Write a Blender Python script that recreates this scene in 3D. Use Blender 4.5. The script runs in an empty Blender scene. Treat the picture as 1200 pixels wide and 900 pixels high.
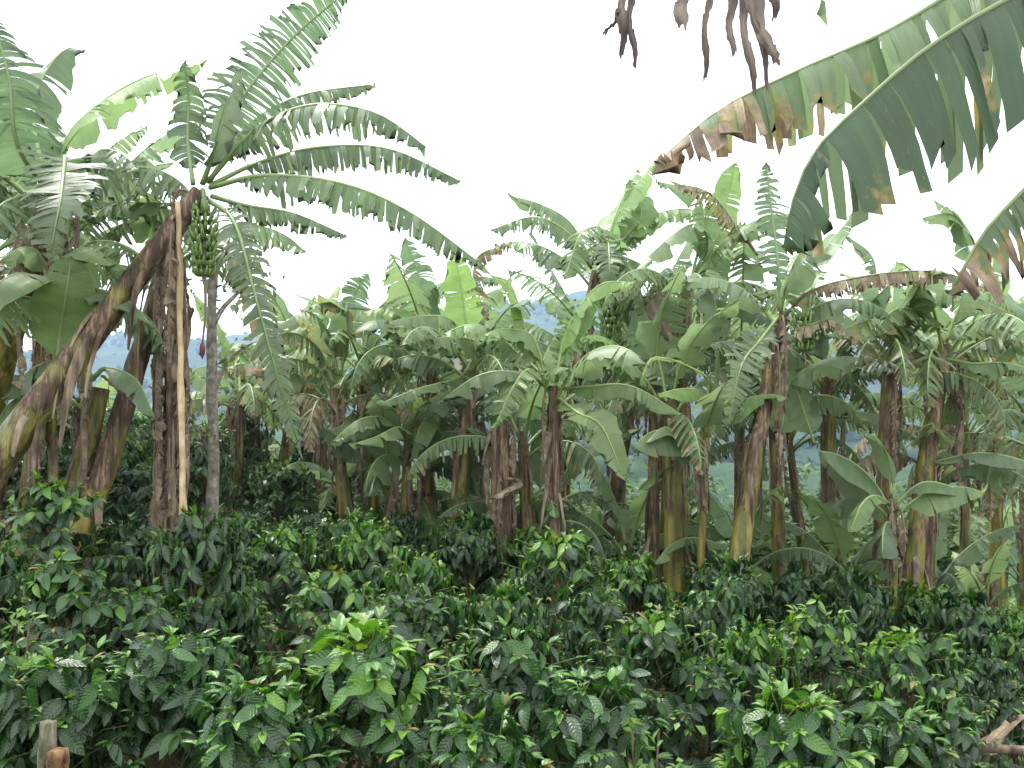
import bpy, math, random
import numpy as np
from mathutils import Vector, Matrix

# ------------------------------------------------------------ camera, world, sun, exposure
scn = bpy.context.scene
COL = scn.collection
R = math.radians
CAMZ = 2.4
FPX = 1040.0                       # focal length in pixels of a 1200 px wide frame
PITCH = R(2.75)
cam_d = bpy.data.cameras.new('camera'); cam = bpy.data.objects.new('camera', cam_d); COL.objects.link(cam)
cam.location = (0, 0, CAMZ); cam.rotation_euler = (R(90) + PITCH, 0, 0)
cam_d.sensor_width = 36; cam_d.lens = FPX / 1200 * 36; cam_d.clip_start = 0.05; cam_d.clip_end = 9000
scn.camera = cam
scn.render.resolution_x = 1024; scn.render.resolution_y = 768
scn.view_settings.view_transform = 'Standard'; scn.view_settings.look = 'None'
scn.view_settings.exposure = 1.35; scn.view_settings.gamma = 1

SUN_EL, SUN_AZ = R(62), R(-50)     # azimuth measured from +Y towards +X
world = bpy.data.worlds.new('World'); scn.world = world; world.use_nodes = True
nt = world.node_tree; nt.nodes.clear()
def N(t, kind, **kw):
    n = t.nodes.new(kind)
    for k, v in kw.items(): setattr(n, k, v)
    return n
sky = N(nt, 'ShaderNodeTexSky', sky_type='NISHITA', sun_disc=False)
sky.sun_elevation = SUN_EL; sky.sun_rotation = SUN_AZ; sky.altitude = 1400; sky.dust_density = 3
bg1 = N(nt, 'ShaderNodeBackground'); bg1.inputs[1].default_value = 0.1
nt.links.new(sky.outputs[0], bg1.inputs[0])
bg2 = N(nt, 'ShaderNodeBackground')                 # the closed, bright cloud cover
tcw = N(nt, 'ShaderNodeTexCoord'); nzw = N(nt, 'ShaderNodeTexNoise'); nzw.inputs['Scale'].default_value = 1.6
nzw.inputs['Detail'].default_value = 4
crw = N(nt, 'ShaderNodeValToRGB')
crw.color_ramp.elements[0].position = .3; crw.color_ramp.elements[0].color = (.93, .96, 1, 1)
crw.color_ramp.elements[1].position = .7; crw.color_ramp.elements[1].color = (1, 1, .995, 1)
nt.links.new(tcw.outputs['Generated'], nzw.inputs['Vector']); nt.links.new(nzw.outputs[0], crw.inputs[0])
nt.links.new(crw.outputs[0], bg2.inputs[0]); bg2.inputs[1].default_value = 1.3
mxw = N(nt, 'ShaderNodeMixShader'); mxw.inputs[0].default_value = .9
wo = N(nt, 'ShaderNodeOutputWorld')
nt.links.new(bg1.outputs[0], mxw.inputs[1]); nt.links.new(bg2.outputs[0], mxw.inputs[2]); nt.links.new(mxw.outputs[0], wo.inputs[0])

sun_d = bpy.data.lights.new('sun', 'SUN'); sun = bpy.data.objects.new('sun', sun_d); COL.objects.link(sun)
sun_d.energy = 2.2; sun_d.angle = R(10); sun_d.color = (1, .96, .9)
sdir = Vector((math.sin(SUN_AZ) * math.cos(SUN_EL), math.cos(SUN_AZ) * math.cos(SUN_EL), math.sin(SUN_EL)))
sun.rotation_euler = sdir.to_track_quat('Z', 'Y').to_euler(); sun.location = (0, 0, 60)

# ------------------------------------------------------------ helpers
_cp, _sp = math.cos(PITCH), math.sin(PITCH)
def P(px, py, d):
    """the point d metres ahead of the camera seen at (px, py) of the 1200x900 photograph"""
    cx = (px - 600) / FPX * d; cy = (450 - py) / FPX * d
    return Vector((cx, d * _cp - cy * _sp, CAMZ + d * _sp + cy * _cp))
def pix(p):
    x, y, z = p[0], p[1], p[2] - CAMZ
    d = y * _cp + z * _sp; cy = -y * _sp + z * _cp
    return (600 + x / d * FPX, 450 - cy / d * FPX, d)

def sstep(a, b, x):
    t = np.clip((np.asarray(x, float) - a) / (b - a), 0, 1); return t * t * (3 - 2 * t)
def ground_z(x, y):
    x = np.asarray(x, float); y = np.asarray(y, float)
    r = np.hypot(x, y)
    side = -0.14 * 18 * np.tanh(x / 18)
    z = side + 0.05 * np.sin(x * 1.7 + 1) * np.cos(y * 1.3)
    z = z + .75 * sstep(.8, 4.5, -x) * sstep(4, 8, y)
    z = z + 1.0 * np.exp(-((x - 3.45) / .8) ** 2 - ((y - 5.75) / .62) ** 2)
    z = z - 7.0 * sstep(13, 75, y) - 9 * sstep(90, 330, y)
    z = z + 14 * sstep(300, 700, y)
    ridge = 222 + 60 * np.sin(x / 420 + 1.1) + 34 * np.sin(x / 160 + .4) + 16 * np.sin(x / 61 + y / 90) + 9 * np.sin(x / 33 - y / 45)
    z = z + ridge * sstep(560, 2300, y)
    z = z + 6 * np.sin(x / 45 + y / 60) * sstep(60, 220, r) + 1.2 * np.sin(x / 11 + 2) * np.sin(y / 14) * sstep(20, 60, r)
    return z
def gz(x, y): return float(ground_z(x, y))

def tag(o, label=None, cat=None, group=None, kind=None):
    if label: o['label'] = label
    if cat: o['category'] = cat
    if group: o['group'] = group
    if kind: o['kind'] = kind
    return o
def link(name, me, parent=None, loc=None):
    o = bpy.data.objects.new(name, me); COL.objects.link(o)
    if parent is not None: o.parent = parent
    if loc is not None: o.location = loc
    return o
def thing(name, loc, label, cat, group=None):
    o = link(name, None, loc=loc); o.empty_display_size = .2
    return tag(o, label, cat, group)
def copy_tree(o, parent=None):
    c = o.copy(); COL.objects.link(c); c.parent = parent
    if parent is not None: c.matrix_parent_inverse = o.matrix_parent_inverse
    for ch in KIDS.get(o.name, []): copy_tree(ch, c)
    return c
KIDS = {}
def kid(name, me, parent):
    o = link(name, me, parent); KIDS.setdefault(parent.name, []).append(o); return o

def qmesh(name, V, Q, mats, attrs=None, uv=None, smooth=True, midx=None):
    """mesh from numpy verts (n,3) and quads (m,4)"""
    me = bpy.data.meshes.new(name)
    V = np.asarray(V, np.float32); Q = np.asarray(Q, np.int32)
    me.vertices.add(len(V)); me.vertices.foreach_set('co', V.ravel())
    k = Q.shape[1]
    me.loops.add(Q.size); me.loops.foreach_set('vertex_index', Q.ravel())
    me.polygons.add(len(Q)); me.polygons.foreach_set('loop_start', np.arange(len(Q), dtype=np.int32) * k)
    me.polygons.foreach_set('use_smooth', np.full(len(Q), smooth))
    for m in mats: me.materials.append(m)
    if midx is not None: me.polygons.foreach_set('material_index', np.asarray(midx, np.int32))
    if uv is not None:
        l = me.uv_layers.new(name='UVMap'); l.data.foreach_set('uv', np.asarray(uv, np.float32)[Q.ravel()].ravel())
    for an, av in (attrs or {}).items():
        a = me.attributes.new(an, 'FLOAT', 'POINT'); a.data.foreach_set('value', np.asarray(av, np.float32))
    me.update(calc_edges=True)
    return me
class Acc:
    """collects quad grids into one mesh"""
    def __init__(s): s.V = []; s.Q = []; s.UV = []; s.A = {}; s.n = 0
    def add(s, V, Q, uv=None, **at):
        V = np.asarray(V, float).reshape(-1, 3); Q = np.asarray(Q, int)
        s.V.append(V); s.Q.append(Q + s.n); s.n += len(V)
        s.UV.append(np.zeros((len(V), 2)) if uv is None else np.asarray(uv, float).reshape(-1, 2))
        for k, v in at.items(): s.A.setdefault(k, []).append(np.broadcast_to(np.asarray(v, float), (len(V),)).copy())
    def mesh(s, name, mat, smooth=True):
        mats = mat if isinstance(mat, (list, tuple)) else [mat]
        return qmesh(name, np.concatenate(s.V), np.concatenate(s.Q), mats, {k: np.concatenate(v) for k, v in s.A.items()}, np.concatenate(s.UV), smooth)
def gridq(a, b, wrap=False):
    """quads of an a x b vertex grid, b wraps if asked"""
    i = np.arange(a - 1)[:, None]; j = np.arange(b if wrap else b - 1)[None, :]
    j2 = (j + 1) % b
    return np.stack([i * b + j, i * b + j2, (i + 1) * b + j2, (i + 1) * b + j], -1).reshape(-1, 4)
def smooth_curve(pts, n):
    """Catmull-Rom through pts, resampled evenly to n points"""
    p = np.array([list(q) for q in pts], float)
    if len(p) == 2: p = np.array([p[0], (p[0] + p[1]) / 2, p[1]])
    e = np.vstack([2 * p[0] - p[1], p, 2 * p[-1] - p[-2]])
    out = []
    for i in range(1, len(e) - 2):
        t = np.linspace(0, 1, 24, endpoint=False)[:, None]
        a, b, c, d = e[i - 1], e[i], e[i + 1], e[i + 2]
        out.append(.5 * (2 * b + (c - a) * t + (2 * a - 5 * b + 4 * c - d) * t ** 2 + (3 * b - a - 3 * c + d) * t ** 3))
    o = np.vstack(out + [e[-2][None]])
    s = np.concatenate([[0], np.cumsum(np.linalg.norm(np.diff(o, axis=0), axis=1))])
    q = np.linspace(0, s[-1], n)
    return np.stack([np.interp(q, s, o[:, k]) for k in range(3)], 1), s[-1]
def nrm(a): return a / np.maximum(np.linalg.norm(a, axis=-1, keepdims=True), 1e-9)
def tube(acc, C, rad, sides=8, cap=True, rngn=None, rough=0, vlen=1.0, **at):
    C = np.asarray(C, float); n = len(C); T = nrm(np.gradient(C, axis=0))
    ref = np.array([0, 0, 1.0]) if abs(T[:, 2]).mean() < .8 else np.array([0, 1.0, 0])
    A = nrm(np.cross(T, ref)); B = nrm(np.cross(A, T))
    th = np.linspace(0, 2 * np.pi, sides, endpoint=False)
    rr = np.broadcast_to(np.asarray(rad, float).reshape(-1, 1) if np.ndim(rad) else np.full((n, 1), rad), (n, sides)).copy()
    if rngn is not None and rough: rr *= 1 + rough * rngn.standard_normal((n, sides))
    V = C[:, None] + rr[..., None] * (np.cos(th)[None, :, None] * A[:, None] + np.sin(th)[None, :, None] * B[:, None])
    V = V.reshape(-1, 3); Q = gridq(n, sides, True)[:, ::-1]
    s = np.linspace(0, 1, n) * vlen
    uv = np.stack([np.broadcast_to(th / (2 * np.pi), (n, sides)), np.broadcast_to(s[:, None], (n, sides))], -1).reshape(-1, 2)
    at2 = {}
    for k, v in at.items():
        v = np.asarray(v, float); at2[k] = np.repeat(v, sides) if v.ndim == 1 else v
    if cap:
        V = np.vstack([V, C[-1][None] + T[-1] * float(np.ravel(rr[-1])[0]) * .3, C[0][None]])
        top = n * sides; ls = (n - 1) * sides
        cq = [[ls + j, ls + (j + 1) % sides, top, top] for j in range(sides)]
        # quads only: pair up the fan
        cq = [[ls + j, top, ls + (j + 2) % sides, ls + (j + 1) % sides] for j in range(0, sides - 1, 2)]
        cb = [[j, (j + 1) % sides, (j + 2) % sides, top + 1] for j in range(0, sides - 1, 2)]
        Q = np.vstack([Q, cq, cb]); uv = np.vstack([uv, uv[-1], uv[0]])
        at2 = {k: (np.concatenate([v, [v[-1], v[0]]]) if v.ndim == 1 and len(v) == n * sides else v) for k, v in at2.items()}
    acc.add(V, Q, uv, **at2)

# ------------------------------------------------------------ materials
def newmat(name):
    m = bpy.data.materials.new(name); m.use_nodes = True; m.node_tree.nodes.clear(); return m, m.node_tree
def L(t, a, b): t.links.new(a, b)
def ramp(t, fac, stops):
    r = N(t, 'ShaderNodeValToRGB'); e = r.color_ramp.elements
    e[0].position, e[0].color = stops[0][0], (*stops[0][1], 1)
    e[1].position, e[1].color = stops[-1][0], (*stops[-1][1], 1)
    for p, c in stops[1:-1]:
        k = e.new(p); k.color = (*c, 1)
    L(t, fac, r.inputs[0]); return r.outputs[0]
def mixc(t, fac, a, b, mode='MIX'):
    n = N(t, 'ShaderNodeMix', data_type='RGBA', blend_type=mode)
    for i, v in ((0, fac), (6, a), (7, b)):
        if isinstance(v, (int, float)): n.inputs[i].default_value = v
        elif isinstance(v, tuple): n.inputs[i].default_value = (*v, 1)
        else: L(t, v, n.inputs[i])
    return n.outputs[2]
def mth(t, op, a, b=0.0, c=0.0, clamp=False):
    n = N(t, 'ShaderNodeMath', operation=op, use_clamp=clamp)
    for i, v in enumerate((a, b, c)):
        if isinstance(v, (int, float)): n.inputs[i].default_value = v
        else: L(t, v, n.inputs[i])
    return n.outputs[0]
def noise(t, vec, scale, detail=3, rough=.55, dim='3D'):
    n = N(t, 'ShaderNodeTexNoise'); n.inputs['Scale'].default_value = scale; n.inputs['Detail'].default_value = detail
    n.inputs['Roughness'].default_value = rough
    if vec is not None: L(t, vec, n.inputs['Vector'])
    return n.outputs[0]
def mapping(t, vec, sc=(1, 1, 1)):
    n = N(t, 'ShaderNodeMapping'); n.inputs['Scale'].default_value = sc; L(t, vec, n.inputs[0]); return n.outputs[0]
def attr(t, name):
    n = N(t, 'ShaderNodeAttribute', attribute_name=name); return n.outputs['Fac']
def bump(t, h, dist, strength=1.0):
    b = N(t, 'ShaderNodeBump'); b.inputs['Strength'].default_value = strength; b.inputs['Distance'].default_value = dist
    L(t, h, b.inputs['Height']); return b.outputs[0]
def bsdf(t, col, rough, normal=None, spec=.5):
    p = N(t, 'ShaderNodeBsdfPrincipled')
    if isinstance(col, tuple): p.inputs['Base Color'].default_value = (*col, 1)
    else: L(t, col, p.inputs['Base Color'])
    if isinstance(rough, (int, float)): p.inputs['Roughness'].default_value = rough
    else: L(t, rough, p.inputs['Roughness'])
    p.inputs['Specular IOR Level'].default_value = spec
    if normal is not None: L(t, normal, p.inputs['Normal'])
    return p.outputs[0]
def out(t, sh): o = N(t, 'ShaderNodeOutputMaterial'); L(t, sh, o.inputs[0])

def mat_banana_leaf():
    m, t = newmat('banana_leaf')
    uv = N(t, 'ShaderNodeUVMap', uv_map='UVMap').outputs[0]
    sx = N(t, 'ShaderNodeSeparateXYZ'); L(t, uv, sx.inputs[0])
    v = mth(t, 'ABSOLUTE', sx.outputs[1])
    oi = N(t, 'ShaderNodeObjectInfo').outputs['Random']
    gc = N(t, 'ShaderNodeTexCoord').outputs['Object']
    tint, wear = attr(t, 'tint'), attr(t, 'wear')
    fine = noise(t, mapping(t, uv, (130, 2.2, 1)), 1, 2)
    band = noise(t, mapping(t, uv, (14, .8, 1)), 1, 2)
    patch = noise(t, gc, 3.5, 3)
    g = ramp(t, tint, [(0, (.040, .080, .034)), (.3, (.12, .185, .088)), (.65, (.19, .30, .085)), (1, (.29, .41, .075))])
    k = mth(t, 'ADD', mth(t, 'MULTIPLY', fine, .35), mth(t, 'MULTIPLY', band, .75))
    k = mth(t, 'ADD', k, mth(t, 'MULTIPLY', oi, .35))
    k = mth(t, 'ADD', k, mth(t, 'MULTIPLY', patch, .3))
    hs = N(t, 'ShaderNodeHueSaturation'); L(t, g, hs.inputs['Color']); L(t, mth(t, 'ADD', k, .10), hs.inputs['Value'])
    hs.inputs['Saturation'].default_value = .95
    g = hs.outputs[0]
    back = N(t, 'ShaderNodeNewGeometry').outputs['Backfacing']
    gb = mixc(t, .5, g, (.155, .19, .12))
    g = mixc(t, back, g, gb)
    # yellow, then brown where the blade has died back
    n2 = noise(t, mapping(t, uv, (9, 3.0, 1)), 1, 4, .6)
    n3 = noise(t, gc, 9, 3)
    x = mth(t, 'ADD', mth(t, 'MULTIPLY', wear, 1.2), mth(t, 'MULTIPLY', v, .35))
    x = mth(t, 'ADD', x, mth(t, 'MULTIPLY', mth(t, 'SUBTRACT', n2, .5), 1.3))
    fy = mth(t, 'MULTIPLY_ADD', x, 7.0, -4.6, True)
    fb = mth(t, 'MULTIPLY_ADD', x, 9.0, -6.9, True)
    yel = mixc(t, n3, (.20, .19, .035), (.33, .22, .05))
    brn = ramp(t, mth(t, 'ADD', mth(t, 'MULTIPLY', fine, .3), mth(t, 'MULTIPLY', n3, .75)), [(.3, (.075, .055, .042)), (.5, (.20, .15, .105)), (.72, (.42, .34, .24))])
    c = mixc(t, mth(t, 'MULTIPLY', fy, .75), g, yel); c = mixc(t, fb, c, brn)
    # scattered rust-coloured spots on older blades
    sp = noise(t, mapping(t, uv, (60, 9, 1)), 1, 2)
    fs = mth(t, 'MULTIPLY', mth(t, 'MULTIPLY_ADD', sp, 14, -9.3, True), mth(t, 'MULTIPLY_ADD', wear, 4, 0, True))
    c = mixc(t, mth(t, 'MULTIPLY', fs, .7), c, (.20, .13, .05))
    nb = bump(t, mth(t, 'ADD', fine, mth(t, 'MULTIPLY', band, 1.5)), .004, .6)
    rg = mth(t, 'MULTIPLY_ADD', fb, .35, .42)
    p = bsdf(t, c, rg, nb, .5)
    tr = N(t, 'ShaderNodeBsdfTranslucent')
    hs2 = N(t, 'ShaderNodeHueSaturation'); L(t, c, hs2.inputs['Color']); hs2.inputs['Value'].default_value = 1.9; hs2.inputs['Saturation'].default_value = 1.15
    L(t, hs2.outputs[0], tr.inputs[0])
    mx = N(t, 'ShaderNodeMixShader'); L(t, mth(t, 'MULTIPLY_ADD', fb, -.18, .40), mx.inputs[0]); L(t, p, mx.inputs[1]); L(t, tr.outputs[0], mx.inputs[2])
    out(t, mx.outputs[0]); return m
def mat_midrib():
    m, t = newmat('banana_midrib')
    wear, tint = attr(t, 'wear'), attr(t, 'tint')
    gc = N(t, 'ShaderNodeTexCoord').outputs['Object']
    g = mixc(t, tint, (.10, .155, .065), (.24, .33, .11))
    n = noise(t, gc, 14, 3)
    c = mixc(t, mth(t, 'MULTIPLY_ADD', mth(t, 'ADD', n, mth(t, 'MULTIPLY', wear, .9)), 6, -5.0, True), g, (.16, .11, .07))
    out(t, bsdf(t, c, .4, None)); return m
def mat_stem():
    m, t = newmat('banana_pseudostem')
    uv = N(t, 'ShaderNodeUVMap', uv_map='UVMap').outputs[0]
    sx = N(t, 'ShaderNodeSeparateXYZ'); L(t, uv, sx.inputs[0])
    gc = N(t, 'ShaderNodeTexCoord').outputs['Object']
    wear = attr(t, 'wear')
    st = noise(t, mapping(t, gc, (16, 16, 1.6)), 1, 4, .6)
    blot = noise(t, mapping(t, gc, (7, 7, 2.2)), 1.3, 4, .65)
    fine = noise(t, mapping(t, gc, (60, 60, 8)), 1, 3)
    g = ramp(t, st, [(.3, (.028, .032, .012)), (.46, (.11, .11, .022)), (.64, (.27, .23, .05))])
    b = ramp(t, mth(t, 'ADD', mth(t, 'MULTIPLY', fine, .4), mth(t, 'MULTIPLY', st, .6)), [(.36, (.020, .014, .010)), (.5, (.10, .062, .038)), (.62, (.31, .22, .14))])
    x = mth(t, 'ADD', mth(t, 'ADD', mth(t, 'MULTIPLY', wear, .7), blot), mth(t, 'MULTIPLY', mth(t, 'SUBTRACT', fine, .5), .5))
    f = mth(t, 'MULTIPLY_ADD', x, 9, -7.35, True)
    c = mixc(t, f, g, b)
    sp = mth(t, 'MULTIPLY_ADD', noise(t, mapping(t, gc, (40, 40, 14)), 1, 2), 14, -9.2, True)
    c = mixc(t, mth(t, 'MULTIPLY', sp, .8), c, (.03, .02, .012))
    nb = bump(t, mth(t, 'ADD', st, mth(t, 'ADD', mth(t, 'MULTIPLY', fine, .3), mth(t, 'MULTIPLY', f, .4))), .02, .8)
    out(t, bsdf(t, c, mth(t, 'MULTIPLY_ADD', f, .3, .4), nb, .4)); return m
def mat_dry(name='dry_banana_fibre', gain=1.0, grey=0.0):
    m, t = newmat(name)
    gc = N(t, 'ShaderNodeTexCoord').outputs['Object']
    st = noise(t, mapping(t, gc, (22, 22, 3)), 1, 4, .6); n = noise(t, gc, 5, 3); oi = N(t, 'ShaderNodeObjectInfo').outputs['Random']
    k = mth(t, 'ADD', mth(t, 'MULTIPLY', st, .55), mth(t, 'ADD', mth(t, 'MULTIPLY', n, .4), mth(t, 'MULTIPLY', oi, .14)))
    c = ramp(t, k, [(.34, (.028, .020, .015)), (.48, (.12, .085, .06)), (.6, (.28, .215, .15)), (.76, (.46, .38, .28))])
    if grey: c = mixc(t, grey, c, (.12, .11, .115))
    p = bsdf(t, c, .75, bump(t, st, .012, .8), .25)
    tr = N(t, 'ShaderNodeBsdfTranslucent'); L(t, c, tr.inputs[0])
    mx = N(t, 'ShaderNodeMixShader'); mx.inputs[0].default_value = .15; L(t, p, mx.inputs[1]); L(t, tr.outputs[0], mx.inputs[2])
    out(t, mx.outputs[0]); return m
def mat_coffee():
    m, t = newmat('coffee_leaf')
    uv = N(t, 'ShaderNodeUVMap', uv_map='UVMap').outputs[0]
    sx = N(t, 'ShaderNodeSeparateXYZ'); L(t, uv, sx.inputs[0])
    tint = attr(t, 'tint'); gc = N(t, 'ShaderNodeTexCoord').outputs['Object']
    g = ramp(t, tint, [(0, (.004, .014, .006)), (.28, (.009, .033, .009)), (.5, (.032, .10, .010)), (.7, (.085, .22, .010)), (.87, (.18, .33, .02)), (.93, (.22, .16, .04)), (1, (.30, .13, .05))])
    v = mth(t, 'ABSOLUTE', sx.outputs[1])
    # herring-bone side veins and the pale midrib
    w = mth(t, 'SINE', mth(t, 'MULTIPLY', mth(t, 'SUBTRACT', sx.outputs[0], mth(t, 'MULTIPLY', v, .16)), 50))
    mid = mth(t, 'MULTIPLY_ADD', v, -16, 1.2, True)
    c = mixc(t, mth(t, 'MULTIPLY', mid, .5), g, (.12, .2, .06))
    c = mixc(t, mth(t, 'MULTIPLY', mth(t, 'MULTIPLY_ADD', w, 3, -2.2, True), .07), c, (.1, .19, .05))
    n = noise(t, gc, 24, 2)
    hs = N(t, 'ShaderNodeHueSaturation'); L(t, c, hs.inputs['Color']); L(t, mth(t, 'MULTIPLY_ADD', n, .8, .6), hs.inputs['Value']); c = hs.outputs[0]
    back = N(t, 'ShaderNodeNewGeometry').outputs['Backfacing']
    c = mixc(t, mth(t, 'MULTIPLY', back, .4), c, (.04, .09, .03))
    nb = bump(t, mth(t, 'ADD', mth(t, 'MULTIPLY', w, -.3), mth(t, 'MULTIPLY', n, .9)), .003, .6)
    p = bsdf(t, c, mth(t, 'MULTIPLY_ADD', n, .22, .15), nb, .5)
    tr = N(t, 'ShaderNodeBsdfTranslucent')
    hs2 = N(t, 'ShaderNodeHueSaturation'); L(t, c, hs2.inputs['Color']); hs2.inputs['Value'].default_value = 2.2
    L(t, hs2.outputs[0], tr.inputs[0])
    mx = N(t, 'ShaderNodeMixShader'); mx.inputs[0].default_value = .16; L(t, p, mx.inputs[1]); L(t, tr.outputs[0], mx.inputs[2])
    out(t, mx.outputs[0]); return m
def mat_foliage(name, a, b, rough=.5, tl=.3):
    m, t = newmat(name)
    tint = attr(t, 'tint'); gc = N(t, 'ShaderNodeTexCoord').outputs['Object']
    c = mixc(t, tint, a, b); n = noise(t, gc, 6, 3)
    hs = N(t, 'ShaderNodeHueSaturation'); L(t, c, hs.inputs['Color']); L(t, mth(t, 'MULTIPLY_ADD', n, .9, .55), hs.inputs['Value']); c = hs.outputs[0]
    p = bsdf(t, c, rough, None, .35)
    tr = N(t, 'ShaderNodeBsdfTranslucent'); hs2 = N(t, 'ShaderNodeHueSaturation'); L(t, c, hs2.inputs['Color']); hs2.inputs['Value'].default_value = 1.8; L(t, hs2.outputs[0], tr.inputs[0])
    mx = N(t, 'ShaderNodeMixShader'); mx.inputs[0].default_value = tl; L(t, p, mx.inputs[1]); L(t, tr.outputs[0], mx.inputs[2])
    out(t, mx.outputs[0]); return m
def mat_bark(name, a, b, c3, sc=(14, 14, 3), rough=.85, dist=.01):
    m, t = newmat(name); gc = N(t, 'ShaderNodeTexCoord').outputs['Object']
    n = noise(t, mapping(t, gc, sc), 1, 5, .65); n2 = noise(t, gc, 11, 3)
    k = mth(t, 'ADD', mth(t, 'MULTIPLY', n, .6), mth(t, 'MULTIPLY', n2, .4))
    out(t, bsdf(t, ramp(t, k, [(.34, a), (.5, b), (.66, c3)]), rough, bump(t, n, dist, .9), .25)); return m
def mat_fruit():
    m, t = newmat('green_banana'); gc = N(t, 'ShaderNodeTexCoord').outputs['Object']
    n = noise(t, gc, 20, 3)
    out(t, bsdf(t, ramp(t, n, [(.3, (.07, .14, .03)), (.6, (.15, .25, .06)), (.8, (.24, .32, .09))]), .4)); return m
def mat_ground():
    m, t = newmat('ground'); gc = N(t, 'ShaderNodeTexCoord').outputs['Object']
    n1 = noise(t, gc, .9, 5); n2 = noise(t, gc, 9, 5); n3 = noise(t, gc, .022, 5, .6); n4 = noise(t, gc, .006, 4, .6); n5 = noise(t, gc, .12, 5, .7)
    soil = ramp(t, n2, [(.3, (.035, .024, .016)), (.6, (.09, .065, .042)), (.8, (.2, .15, .1))])
    herb = ramp(t, n2, [(.3, (.04, .075, .018)), (.6, (.11, .16, .045)), (.8, (.2, .22, .08))])
    near = mixc(t, mth(t, 'MULTIPLY_ADD', n1, 8, -4.4, True), soil, herb)
    far = ramp(t, mth(t, 'ADD', mth(t, 'MULTIPLY', n3, .55), mth(t, 'MULTIPLY', n5, .5)), [(.36, (.010, .024, .010)), (.5, (.022, .045, .016)), (.6, (.045, .075, .026)), (.72, (.09, .11, .045)), (.84, (.13, .11, .06))])
    far = mixc(t, mth(t, 'MULTIPLY_ADD', n4, 5, -2.2, True), far, mixc(t, n5, (.012, .028, .013), (.032, .058, .022)))
    geo = N(t, 'ShaderNodeSeparateXYZ'); L(t, gc, geo.inputs[0])
    f = mth(t, 'MULTIPLY_ADD', geo.outputs[1], 1 / 12, -1.3, True)
    c = mixc(t, f, near, far)
    out(t, bsdf(t, c, .95, bump(t, n2, .05, .6), .1)); return m
def mat_plain(name, col, rough=.6):
    m, t = newmat(name); gc = N(t, 'ShaderNodeTexCoord').outputs['Object']
    n = noise(t, gc, 6, 4); d = tuple(x * .65 for x in col)
    out(t, bsdf(t, mixc(t, n, d, col), rough)); return m

M_LEAF, M_RIB, M_STEM, M_DRY, M_COF = mat_banana_leaf(), mat_midrib(), mat_stem(), mat_dry(), mat_coffee()
M_FRUIT = mat_fruit(); M_GROUND = mat_ground()
M_BUD = mat_plain('flower_bud', (.11, .03, .038), .55)
M_CBARK = mat_bark('coffee_bark', (.05, .035, .022), (.12, .085, .05), (.22, .17, .11))
M_TWIG = mat_bark('green_twig', (.04, .05, .02), (.07, .09, .03), (.13, .15, .05))
M_GREYDRY = mat_dry('grey_dry_leaf', 1, .55)
M_GREYBARK = mat_bark('grey_bark', (.07, .065, .05), (.20, .185, .15), (.42, .40, .34), (22, 22, 16))
M_WOOD = mat_bark('cut_wood', (.035, .020, .010), (.14, .08, .035), (.30, .20, .10), (34, 34, 14), .95, .03)
M_MOSS = mat_bark('mossy_wood', (.035, .04, .018), (.13, .125, .08), (.27, .25, .18), (30, 30, 8), .95, .02)
M_POLE = mat_bark('bamboo', (.20, .14, .07), (.44, .34, .19), (.60, .50, .32), (26, 26, 3.5), .55, .006)
M_WEED = mat_foliage('weed_leaf', (.06, .13, .03), (.17, .29, .07))
M_SHRUB = mat_foliage('shrub_leaf', (.035, .075, .025), (.13, .20, .06))
M_FERN = mat_foliage('tree_leaf', (.05, .085, .03), (.18, .22, .07))
M_WOODS = mat_foliage('woodland', (.014, .032, .012), (.05, .085, .03), .9, .05)
M_BLOOM = mat_plain('white_blossom', (.8, .8, .75), .6)
M_WALL = mat_plain('house_wall', (.75, .74, .70), .8); M_ROOF = mat_plain('house_roof', (.30, .12, .08), .8); M_DARK = mat_plain('dark_opening', (.03, .03, .035), .4)

# ------------------------------------------------------------ setting: ground and far woods
def make_ground():
    ys = np.concatenate([np.linspace(-60, 0, 16)[:-1], np.linspace(0, 30, 61)[:-1], np.geomspace(30, 5200, 150)])
    ss = np.sinh(np.linspace(-4.6, 4.6, 171)) / np.sinh(4.6)
    X = ss[None, :] * 3600 + np.zeros((len(ys), 1)); Y = ys[:, None] + np.zeros((1, len(ss)))
    V = np.stack([X, Y, ground_z(X, Y)], -1).reshape(-1, 3)
    tag(link('ground', qmesh('ground', V, gridq(len(ys), len(ss)), [M_GROUND])), kind='structure')
make_ground()

def far_woods():
    rg = np.random.default_rng(5); acc = Acc()
    ico_v = np.array([(math.cos(a) * math.cos(e), math.sin(a) * math.cos(e), math.sin(e)) for e in (-.7, .05, .75, 1.3) for a in np.linspace(0, 2 * np.pi, 6, endpoint=False)])
    q = gridq(4, 6, True)
    n = 7000
    y = np.exp(rg.uniform(np.log(330), np.log(2500), n)); x = rg.uniform(-.75, .75, n) * y
    keep = (np.sin(x / 70 + 1) + np.sin(y / 90 + x / 130) + rg.normal(0, .7, n)) > .2
    x, y = x[keep], y[keep]; z = ground_z(x, y)
    s = rg.uniform(1.6, 4.2, len(x)) * (1 + y / 1500)
    sc = np.stack([s, s, s * rg.uniform(.7, 1.2, len(x))], -1)
    V = ico_v[None] * sc[:, None] * (1 + .25 * rg.standard_normal((len(x), len(ico_v), 1))) + np.stack([x, y, z + s * .45], -1)[:, None]
    Q = (q[None] + (np.arange(len(x)) * len(ico_v))[:, None, None]).reshape(-1, 4)
    tn = np.repeat(rg.uniform(0, 1, len(x)), len(ico_v))
    me = qmesh('far_woodland', V.reshape(-1, 3), Q, [M_WOODS], {'tint': tn})
    tag(link('far_woodland', me), 'hazy blue-green woods and hedges scattered over the far hillside', 'woodland', kind='stuff')
far_woods()

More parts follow.
